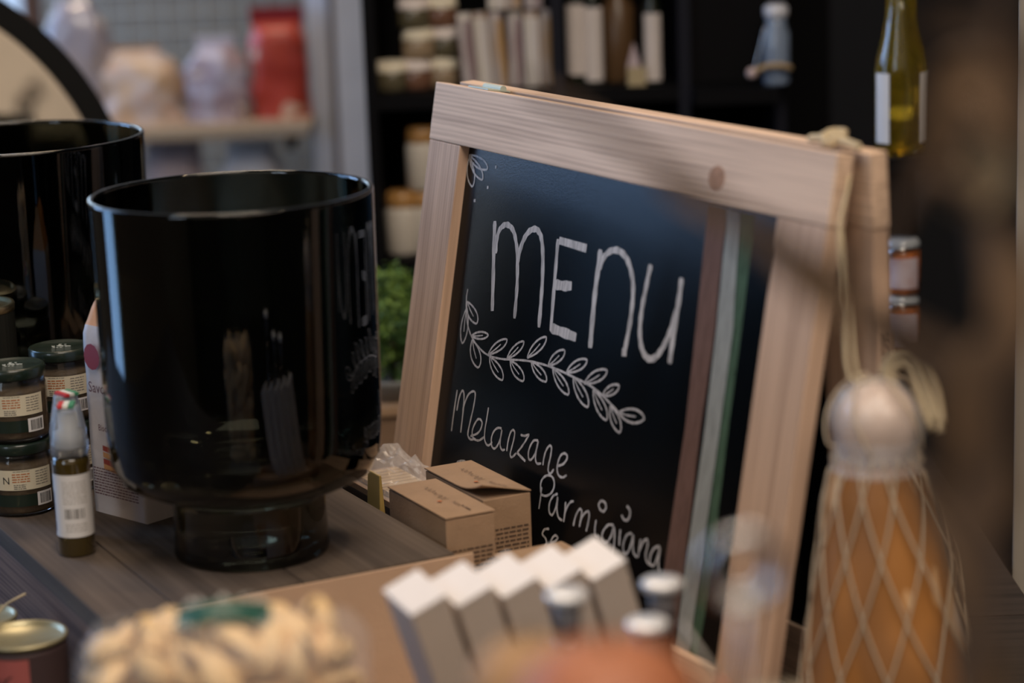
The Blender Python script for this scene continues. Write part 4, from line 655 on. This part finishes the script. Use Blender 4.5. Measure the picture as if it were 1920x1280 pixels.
def pouch(name, label, cat, loc, w, d, h, m, rz=0, top=None, seed=1, grp=None, round_=.45, flat_top=.25):
    t_ = thing(name, label, cat, loc, rz, grp)
    def f(u, v):
        a = u * 6.28318; tt = max(0, (v - (1 - round_)) / round_); s = (1 - tt ** 2.2) ** .5 if tt < 1 else 0
        ca, sa = math.cos(a), math.sin(a); n_ = 1 + .14 * noise.noise(Vector((ca * 2 + seed, sa * 2, v * 4)))
        return Vector((abs(ca) ** .7 * math.copysign(1, ca) * w / 2 * max(s, flat_top) * n_, abs(sa) ** .7 * math.copysign(1, sa) * d / 2 * max(s, .06) * n_, v * h))
    MB().grid(36, 22, f, wrap=True).build('bag_body', m, t_, smooth=True)
    if top:
        MB().box(-w * .5 * flat_top * 1.1, w * .5 * flat_top * 1.1, -.004, .004, h * .985, h * 1.0 + top[1]).build('sealed_top', top[0], t_, bevel=.001)
    return t_
def spx(px, d=3.68): return at(px, 232, d)
q = spx(258); pouch('biscuit_bag', 'rounded beige and brown bag of biscuits, leftmost on the light shelf', 'food bag', (q.x, SH.y + .10, SH.z - .004), .132, .10, .108, blotch('biscuit_mix', [(.62, .42, .26), (.74, .50, .30), (.24, .06, .05), (.60, .38, .26), (.62, .52, .48)], 22), seed=2, flat_top=.5, top=(mat('tan_paper', (.45, .28, .17), .6), .004))
q = spx(409); pouch('sweets_bag', 'white and blue mottled bag beside the red one on the light shelf', 'food bag', (q.x, SH.y + .10, SH.z - .004), .098, .08, .112, blotch('pale_mix', [(.45, .42, .50), (.66, .58, .54), (.52, .20, .10), (.64, .53, .46), (.34, .24, .25)], 26), seed=5, flat_top=.55, top=(mat('clear_seal', (.5, .47, .5), .3), .012))
q = spx(528); rbg = pouch('red_bag', 'tall red food bag standing at the right end of the light shelf', 'food bag', (q.x, SH.y + .10, SH.z - .004), .086, .06, .143, blotch('red_print', [(.42, .04, .02), (.50, .07, .03), (.66, .36, .20), (.48, .06, .03)], 20), seed=8, round_=.25, flat_top=.85, top=(mat('deep_red', (.22, .01, .012), .4), .022))
q = at(468, 328, 3.66); pouch('flour_sack', 'white rounded paper sack under the light shelf', 'food bag', (q.x, SH.y + .10, LW), .120, .09, q.z - LW + .045, mat('sack_white', (.62, .58, .56), .7), seed=3, flat_top=.6)
q = at(318, 328, 3.66); pouch('flour_sack', 'pinkish paper sack left of the white one under the shelf', 'food bag', (q.x, SH.y + .10, LW), .105, .09, q.z - LW + .042, mat('sack_pink', (.42, .33, .32), .7), seed=4, flat_top=.8)
q = at(100, 120, 3.5); hb = pouch('cellophane_bag', 'shiny clear bag with pale food standing beyond the mirror rim', 'food bag', (q.x, q.y, SH.z), .098, .06, q.z + .075 - SH.z, blotch('cellophane_mix', [(.42, .36, .36), (.62, .66, .85), (.50, .40, .34), (.30, .28, .33)], 16, .2, coat=1), seed=9, flat_top=.5)
hb.location.y = SH.y + .08

# ================================================================== background centre: black shelving
SX0 = at(702, 150, 3.1).x; SX1 = at(1500, 150, 2.75).x; SY = 2.86
us = thing('black_shelving', 'tall black shelving unit behind the menu board', 'shelving unit', (SX0, SY, FZ)); W_ = SX1 - SX0
for i, x in enumerate((0, .222, .372, W_ - .012)): MB().box(x, x + .014, .0, .34, 0, 1.9).build('upright', mat('blue_black', (.010, .011, .018), .5, spec=.2) if i else black_wood, us)
MB().box(0, W_ + .1, .34, .352, 0, 1.9).build('back_panel', black_wood, us)
ZA = at(780, 148, 3.05).z; ZB = at(740, 458, 3.02).z
for z in (ZA, ZB, ZB - .3, ZA + .34): MB().box(.0142, W_ - .0122, .002, .339, z - FZ - .018, z - FZ).build('shelf_board', black_wood, us)
MB().box(.387, W_ - .0122, .02, .03, ZA - FZ + .0005, ZA - FZ + .30).build('front_panel', black_wood, us)
# jars with pale cloth lids
def cloth_jar(label, x, y, z, body, lid, r=.0200, h=.036, grp='pale-lidded jars on the black shelf'):
    t_ = thing('preserve_jar', label, 'jar', (x, y, z), 0, grp)
    MB().lathe([(r * .9, 0), (r, .003), (r, h * .62), (r * .8, h * .75)], 24).build('jar_glass', body, t_, smooth=True)
    MB().lathe([(r * 1.02, h * .64), (r * .98, h * .72), (r * .92, h * .97), (r * .8, h), (.001, h)], 24).build('lid', lid, t_, smooth=True)
    return t_
pale = mat('pale_cloth', (.74, .66, .62), .8); cream = mat('cream_cloth', (.76, .69, .54), .8)
bj = [mat('olive_jar', (.10, .085, .05), .2, coat=.5), mat('brown_jar', (.16, .08, .05), .2, coat=.5), mat('tan_jar', (.30, .22, .14), .2, coat=.5)]
k = 0
lv = {0: 'bottom', 1: 'middle', 2: 'top'}
for ci, (px, n) in enumerate(((735, 1), (781, 3), (832, 3))):
    x = at(px, 140, 2.95).x
    for i in range(n):
        cloth_jar('%s pale-lidded jar in the %s stack on the upper black shelf' % (lv[i] if n > 1 else 'lone low', ('left', 'middle', 'right')[ci]), x + (.004 if i % 2 else 0), SY + .05 + .012 * ci, ZA + .0365 * i, bj[(ci + i) % 3], pale if (i + ci) % 2 else cream); k += 1
ojar = mat('amber_jar', (.42, .22, .07), .3, coat=.5); wj = mat('white_jar', (.60, .55, .48), .4)
for px, lb in ((757, 'cream and amber jar, left one on the lower black shelf'), (797, 'cream and amber jar half hidden by the menu board, lower black shelf')):
    t_ = thing('amber_jar', lb, 'jar', (at(px, 430, 2.95).x, SY + .05, ZB), 0, 'amber jars on the lower black shelf')
    MB().lathe([(.0195, 0), (.0215, .003), (.0215, .052), (.019, .058)], 28).build('label_sleeve', wj, t_, smooth=True); MB().lathe([(.0200, .0585), (.0205, .060), (.0200, .073), (.017, .077), (.001, .077)], 28).build('lid', ojar, t_, smooth=True)
    if px == 797: dup(t_, (t_.location.x + .002, SY + .05, ZB + .078), label='cream and amber jar stacked highest beside the board edge')
# tall pale packets
pm = [blotch('packet_print%d' % i, c, 30, .5, stretch=(3, 3, .5)) for i, c in enumerate(([(.50, .46, .46), (.60, .57, .54), (.24, .16, .17)], [(.60, .56, .50), (.30, .24, .20), (.62, .58, .57)], [(.42, .38, .38), (.64, .60, .58), (.40, .24, .10)]))]
posw = ['first', 'second', 'third', 'fourth', 'fifth', 'sixth']
for i, px in enumerate((883, 912, 941, 970, 1000, 1028)):
    q = at(px, 150, 2.93); t_ = thing('pasta_packet', '%s tall pale packet from the left on the black shelf' % posw[i], 'packet', (q.x, SY + .04 + .006 * (i % 2), ZA + .001), 0, 'tall pale packets on the black shelf')
    t_.rotation_euler = (0, R(-4 if i < 3 else -1), 0)
    MB().box(-.0088, .0088, -.012, .012, 0, .082).build('packet_body', pm[i % 3], t_, bevel=.002); MB().box(-.0080, .0080, -.002, .002, .0822, .090).build('folded_end', pm[(i + 1) % 3], t_)
for i, px in enumerate((932, 962, 1001)):
    q = at(px, 40, 2.93); t_ = thing('pasta_packet', '%s of the three pale packets standing upon the lower row' % ('left', 'middle', 'right')[i], 'packet', (q.x, SY + .045, ZA + .0935), 0, 'pale packets on top of the row')
    MB().box(-.0105, .0105, -.012, .012, 0, .09).build('packet_body', pm[(i + 1) % 3], t_, bevel=.002); MB().box(-.009, .009, -.002, .002, .0902, .098).build('folded_end', pm[i], t_)
# slim bottles
def slim(label, px, h0, labm, d=.05, r=.0118, cap=(.30, .22, .05), lz=(.004, .082), body=None, H_=.12):
    q = at(px, 150, 2.9); t_ = thing('slim_bottle', label, 'bottle', (q.x, SY + d, ZA), 0, 'slim bottles on the black shelf'); 
    MB().lathe([(r * .95, 0), (r, .002), (r, H_ * .72), (r * .5, H_ * .82), (r * .45, H_ * .9)], 28).build('bottle_glass', body or mat('green_black_glass', (.01, .014, .008), .08, coat=1), t_, smooth=True)
    MB().lathe([(r * .55, H_ * .9), (r * .55, H_)], 20).build('stopper', mat('stopper%d' % int(cap[0] * 100), cap, .5), t_, smooth=True)
    if labm: patch(MB(), cyl(r * 1.02), -r * 1.3, r * 1.3, lz[0], lz[1], 14).build('label', labm, t_, smooth=True)
wl = mat('shelf_label', (.68, .62, .60), .6)
slim('slim dark bottle with white label, left one of the close pair', 1084, 0, wl, lz=(.012, .096), H_=.124); slim('slim dark bottle with white label, right one of the close pair', 1116, 0, wl, lz=(.004, .092), H_=.124)
slim('wider plain brown bottle between the white-labelled ones', 1165, 0, None, d=.07, r=.020, body=mat('brown_bottle', (.10, .055, .025), .3), H_=.125)
slim('lone slim bottle with long white label beside the black panel', 1226, 0, wl, d=.03, r=.0105, lz=(-.0 + .004, .084), H_=.128)
q = at(1187, 130, 2.9); lp = thing('small_packet', 'small pinkish packet on a beige block behind the bottles', 'packet', (at(1192, 160, 2.9).x, SY + .012, ZA)); MB().box(-.010, .012, -.006, .006, 0, .022).build('block', mat('beige_block', (.42, .34, .2), .6), lp, bevel=.001); MB().add([(-.010, -.004, .0225), (.006, -.004, .0225), (.006, .004, .0225), (-.010, .004, .0225), (-.002, 0, .052)], [(0, 1, 2, 3), (0, 1, 4), (1, 2, 4), (2, 3, 4), (3, 0, 4)]).build('wrapped_piece', mat('pink_wrap', (.45, .36, .38), .4), lp)
# swing-top jar
q = at(1458, 130, 2.72); sj = thing('swing_top_jar', 'bluish clear jar with a metal clip on the dark shelf, above the board', 'jar', (q.x, SY + .0, ZA)); sj.location.y = SY + .045
sj.location.x = at(1458, 130, 2.86).x
# (it stands in front of the black panel on its own ledge)
sj.location.y = SY - .022; MB().box(.387, W_ - .0122, -.055, .0005, ZA - FZ - .018, ZA - FZ).build('ledge', black_wood, us)
MB().lathe([(.0145, 0), (.016, .003), (.016, .060), (.012, .070), (.0125, .078)], 28).build('jar_glass', mat('blue_glass', (.35, .45, .62), .1, trans=.4, coat=1), sj, smooth=True)
MB().lathe([(.0135, .0785), (.0145, .081), (.0145, .090), (.010, .094), (.001, .094)], 28).build('lid', mat('pale_lid', (.62, .64, .72), .3, coat=.6), sj, smooth=True)
MB().tube(smooth2([(-.013, -.008, .070), (-.020, -.012, .045), (-.027, -.014, .020)]), .0013, 6).build('clip', steel, sj, smooth=True)
MB().lathe([(.0068 * math.sin(t * math.pi / 10), .0075 - .0068 * math.cos(t * math.pi / 10)) for t in range(1, 10)], 20, c=(-.030, -.014, .008)).build('clip_ball', mat('pink_ball', (.62, .47, .45), .3, coat=1), sj, smooth=True)
MB().tube(smooth2([(-.026, -.016, .018), (-.012, -.022, .024), (.004, -.023, .024), (.015, -.018, .020)]), .0034, 8).build('band', mat('tan_band', (.42, .30, .16), .5), sj, smooth=True)

# ================================================================== dark stand right behind the board: oil bottle and jars
DZ = at(1705, 292, 2.45).z; DX = at(1560, 400, 2.45).x; DY = 2.37
ds = thing('dark_stand', 'dark two-level stand holding the oil bottle, right background', 'shelving unit', (DX, DY, TZ)); DW = .108
MB().box(0, DW, 0, .16, DZ - TZ - .012, DZ - TZ).build('shelf_board', black_wood, ds)
JZ = at(1710, 690, 2.42).z; MB().box(0, DW, 0, .16, JZ - TZ - .010, JZ - TZ).build('shelf_board', black_wood, ds)
for x in (0, DW - .01): MB().box(x, x + .01, .1605, .1695, 0, DZ - TZ).build('upright', black_wood, ds)
MB().box(.0102, DW - .0102, .161, .166, 0, DZ - TZ).build('back_panel', black_wood, ds)
q = at(1703, 280, 2.43); ob = thing('olive_oil_bottle', 'tall clear bottle of golden oil with white label edges, right background', 'bottle', (q.x, DY + .045, DZ)); r = .0262
pr = [(r * .9, 0), (r, .003), (r, .082), (r * .93, .096), (r * .72, .118), (r * .60, .136), (r * .56, .175), (r * .56, .22)]
MB().lathe(pr, 40).build('bottle_glass', mat('bottle_clear', (.9, .93, .88), .03, trans=1, ior=1.4), ob, smooth=True)
MB().lathe([(a * .90, z * .97 + .004) for a, z in pr[:-1]], 40).build('oil', mat('golden_oil', (.80, .60, .06), .05, trans=.85, ior=1.47), ob, smooth=True)
for s0_, s1_ in ((-.036, -.0165), (.0165, .036)): patch(MB(), cyl(r * 1.02), s0_, s1_, .012, .082, 10).build('label', white_label, ob, smooth=True)
MB().lathe([(r * .6, .221), (r * .6, .25)], 24).build('cap', ink, ob, smooth=True)
def orange_jar(label, px, z, sc_=1):
    q = at(px, 600, 2.42); t_ = thing('clip_top_jar', label, 'jar', (q.x, DY + .035, z), R(10), 'orange clip-top jars'); r = .0185; h = .058
    MB().lathe([(r * .9, 0), (r, .003), (r, h * .76), (r * .9, h * .82)], 32).build('jar_body', blotch('orange_food', [(.50, .15, .04), (.36, .09, .03), (.20, .07, .03)], 40, .2, coat=1), t_, smooth=True)
    patch(MB(), cyl(r * 1.02), -.024, .012, .008, h * .68, 14).build('label', blotch('pink_label', [(.55, .47, .52), (.48, .36, .38)], 50, .5), t_, smooth=True)
    MB().lathe([(r * .95, h * .83), (r, h * .85), (r, h * .93), (r * .8, h), (.001, h)], 32).build('lid', mat('glassy_lid', (.40, .43, .46), .15, coat=1), t_, smooth=True)
    MB().tube([(-r * 1.05, -.004, h * .6), (-r * 1.1, -.010, h * .8), (-r * .4, -r * 1.1, h * .86), (r * .6, -r * 1.0, h * .84)], .0012, 6).build('clip', steel, t_, smooth=True); return t_
orange_jar('lower orange-filled clip-top jar behind the sign, above the net knot', 1712, JZ); orange_jar('upper orange-filled clip-top jar stacked behind the rear leg of the sign', 1714, JZ + .0585)

# ================================================================== near foreground: fruit on a crate, wire clip, dried branch
FB = .155
fc = thing('fruit_crate', 'dark wooden crate under the fruit, below the lower photo edge', 'crate', (.06, .99, TZ), R(6))
for x0, x1, y0, y1 in ((-.12, .14, -.12, -.11), (-.12, .14, .025, .035), (-.12, -.11, -.1095, .0245), (.13, .14, -.1095, .0245)): MB().box(x0, x1, y0, y1, 0, FB - TZ - .008).build('side_board', table_wood, fc)
MB().box(-.12, .14, -.12, .035, FB - TZ - .0078, FB - TZ).build('lid_board', table_wood, fc)
def fruit(name, label, px, py, d, r, m, sy=.93, group=None):
    c_ = at(px, py, d); t_ = thing(name, label, 'fruit', (c_.x, c_.y, FB), random.random() * 3, group)
    p_ = [(r * math.sin(t * math.pi / 20) , r * sy - r * sy * math.cos(t * math.pi / 20) * (1 - .10 * math.exp(-((20 - t) / 2.2) ** 2))) for t in range(1, 20)]
    MB().lathe(p_, 40).build('flesh', m, t_, smooth=True); zt_ = 2 * r * sy * .955
    MB().tube([(0, 0, zt_ - .002), (.001, .001, zt_ + .006)], .0016, 6).build('stalk', mat('stalk_brown', (.12, .08, .04), .8), t_, smooth=True)
cz_ = at(1180, 1330, 1.06); 
fruit('orange_fruit', 'large blurred orange fruit at the bottom edge below the white cartons', 1140, 1330, .985, .041, mat('orange_peel', (.36, .125, .055), .5, bump=.4, bscale=250, var=.12, vscale=30))
cz_ = at(1005, 1290, 1.00); fruit('peach', 'small yellowish-orange blurred fruit left of the larger orange one', 990, 1290, 1.065, .0270, mat('peach_skin', (.34, .19, .085), .6, var=.2, vscale=40))
q = at(1000, 1290, 1.0)
fruit('apricot', 'reddish-pink blurred fruit low in front of the orange one', 1010, 1360, .90, .019, mat('apricot_skin', (.36, .15, .10), .6, var=.2, vscale=40))
fruit('pale_fruit', 'pale cream blurred fruit at the bottom edge, right of the orange one', 1455, 1372, 1.02, .0225, mat('cream_skin', (.50, .42, .30), .6, var=.1))
# wire price clip
q = at(1385, 1070, .97); qb = Vector((q.x + .001, q.y, FB)); wc = thing('wire_clip', 'blurred wire ring clip on a stem in front of the board corner', 'wire clip', qb)
h_ = q.z - FB; rr_ = .0160; MB().tube([(rr_ * math.sin(t * .35) * (1 - .010 * t), .001 * t * .2, h_ + rr_ * math.cos(t * .35) * (1 - .010 * t)) for t in range(0, 34)], .0022, 8).build('ring', steel, wc, smooth=True)
MB().tube([(0, 0, .004), (0, 0, h_ - rr_)], .0011, 8).build('stem', steel, wc, smooth=True); MB().lathe([(.011, 0), (.011, .003), (.002, .005)], 24).build('base', steel, wc, smooth=True)

# dried branch with curled leaves, close to the lens on the right
bark = mat('dry_bark', (.045, .025, .013), .85, bump=.5, bscale=150, var=.3, vscale=40); leafm = mat('dry_leaf', (.095, .055, .027), .75, bump=.4, bscale=120, var=.35, vscale=35)
db = thing('dried_branch', 'blurred dried brown branch with curled leaves, close at the right', 'dried branch', at(1760, 1650, .84))
DB = Vector(db.location)
def stem(pts, r0, r1, d=.84, m=bark, flat=1.0, name='twig'):
    P_ = [tuple(at(x, y, d + dd) - DB) for x, y, dd in pts]; S_ = smooth2(P_, 5); n = len(S_)
    MB().tube(S_, [r0 + (r1 - r0) * i / (n - 1) for i in range(n)], 10, flat).build(name, m, db, smooth=True)
def leaf(pts, wmax, d=.84, m=leafm, curl=.35, twist=.5):
    P_ = smooth2([tuple(at(x, y, d + dd) - DB) for x, y, dd in pts], 5); n = len(P_); P_ = [Vector(p) for p in P_]
    def f(u, v):
        i = min(n - 1, int(round(v * (n - 1)))); t = (P_[min(i + 1, n - 1)] - P_[max(i - 1, 0)]).normalized(); s = t.cross(Vector((0, -1, 0))).normalized(); nn = s.cross(t)
        wd = wmax * (math.sin(math.pi * min(.985, max(.02, v))) ** .65); a = twist * (v - .5) * 2; k = (u - .5) * 2
        s2 = s * math.cos(a) + nn * math.sin(a); n2 = nn * math.cos(a) - s * math.sin(a)
        return P_[i] + s2 * wd * k * (1 - curl * .3 * abs(k)) + n2 * wd * curl * k * k + n2 * .0006 * math.sin(v * 30 + k * 4)
    MB().grid(9, n, f).build('curled_leaf', m, db, smooth=True, solid=.0006)
stem([(1760, 1650, 0), (1800, 1350, 0), (1840, 1100, 0), (1850, 850, 0), (1870, 600, 0), (1830, 300, .02), (1865, 60, .03), (1890, -80, .03)], .0052, .003)
stem([(1860, 760, 0), (1760, 660, 0), (1650, 610, 0), (1520, 540, .0), (1400, 430, .01), (1280, 340, .02), (1130, 240, .02), (980, 150, .03)], .0062, .0020, .86)
stem([(1840, 380, 0), (1740, 330, 0), (1680, 420, 0), (1600, 520, 0), (1540, 470, 0)], .0040, .0015, .84)
stem([(1845, 1080, 0), (1760, 960, 0), (1725, 900, 0), (1690, 860, 0)], .0045, .002)
stem([(1500, 520, 0), (1400, 440, .0), (1330, 380, 0)], .004, .0015, .82)
leaf([(1700, 880, 0), (1770, 960, 0), (1810, 1080, 0), (1800, 1200, 0)], .0095); leaf([(1890, 640, 0), (1850, 690, 0), (1810, 790, 0), (1800, 880, 0)], .0125, twist=.9)
leaf([(1900, 300, 0), (1850, 180, 0), (1800, 150, 0), (1760, 260, 0), (1720, 330, 0)], .0105); leaf([(1880, 240, .01), (1840, 330, .01), (1770, 370, 0)], .012, m=mat('pale_dry_leaf', (.24, .18, .11), .75, var=.3, vscale=30))
leaf([(1860, 420, 0), (1895, 520, 0), (1880, 640, 0), (1840, 740, 0)], .0095, twist=.3); leaf([(1640, 600, 0), (1560, 560, 0), (1480, 480, 0), (1400, 400, 0)], .0085, .85)
leaf([(1870, 700, 0), (1830, 860, 0), (1880, 980, 0)], .013, .86); leaf([(1790, 1180, 0), (1830, 1280, 0), (1800, 1400, 0)], .011, .85); leaf([(1380, 420, 0), (1310, 370, 0), (1230, 330, 0)], .0060, .85)
leaf([(1860, 760, .02), (1820, 880, .02), (1800, 1000, .02)], .013, .88, m=bark); leaf([(1700, 60, 0), (1800, 30, 0), (1880, 100, 0), (1900, 200, 0)], .010, .88, m=bark); leaf([(1640, 560, 0), (1700, 640, 0), (1790, 690, 0), (1860, 700, 0)], .011, .86, m=bark)

# ceiling pendants give small warm highlights
for i, (x, y) in ((1, (.5, 1.6)),):
    pl = thing('pendant_lamp', 'warm pendant lamp above the menu board', 'lamp', (x, y, 1.75))
    MB().tube([(0, 0, .06), (0, 0, .65)], .003, 6).build('cord', ink, pl); MB().lathe([(.09, -.01), (.085, .01), (.03, .06), (.012, .07)], 32).build('shade', MC['black_metal'], pl, smooth=True)
    l = bpy.data.lights.new('bulb', 'SPOT'); l.energy = (9, 9, 5)[i]; l.color = (1, .74, .48); l.shadow_soft_size = .035; l.spot_size = R(150); l.spot_blend = .6
    o = bpy.data.objects.new('bulb_light', l); sc.collection.objects.link(o); o.location = (x, y, 1.72)
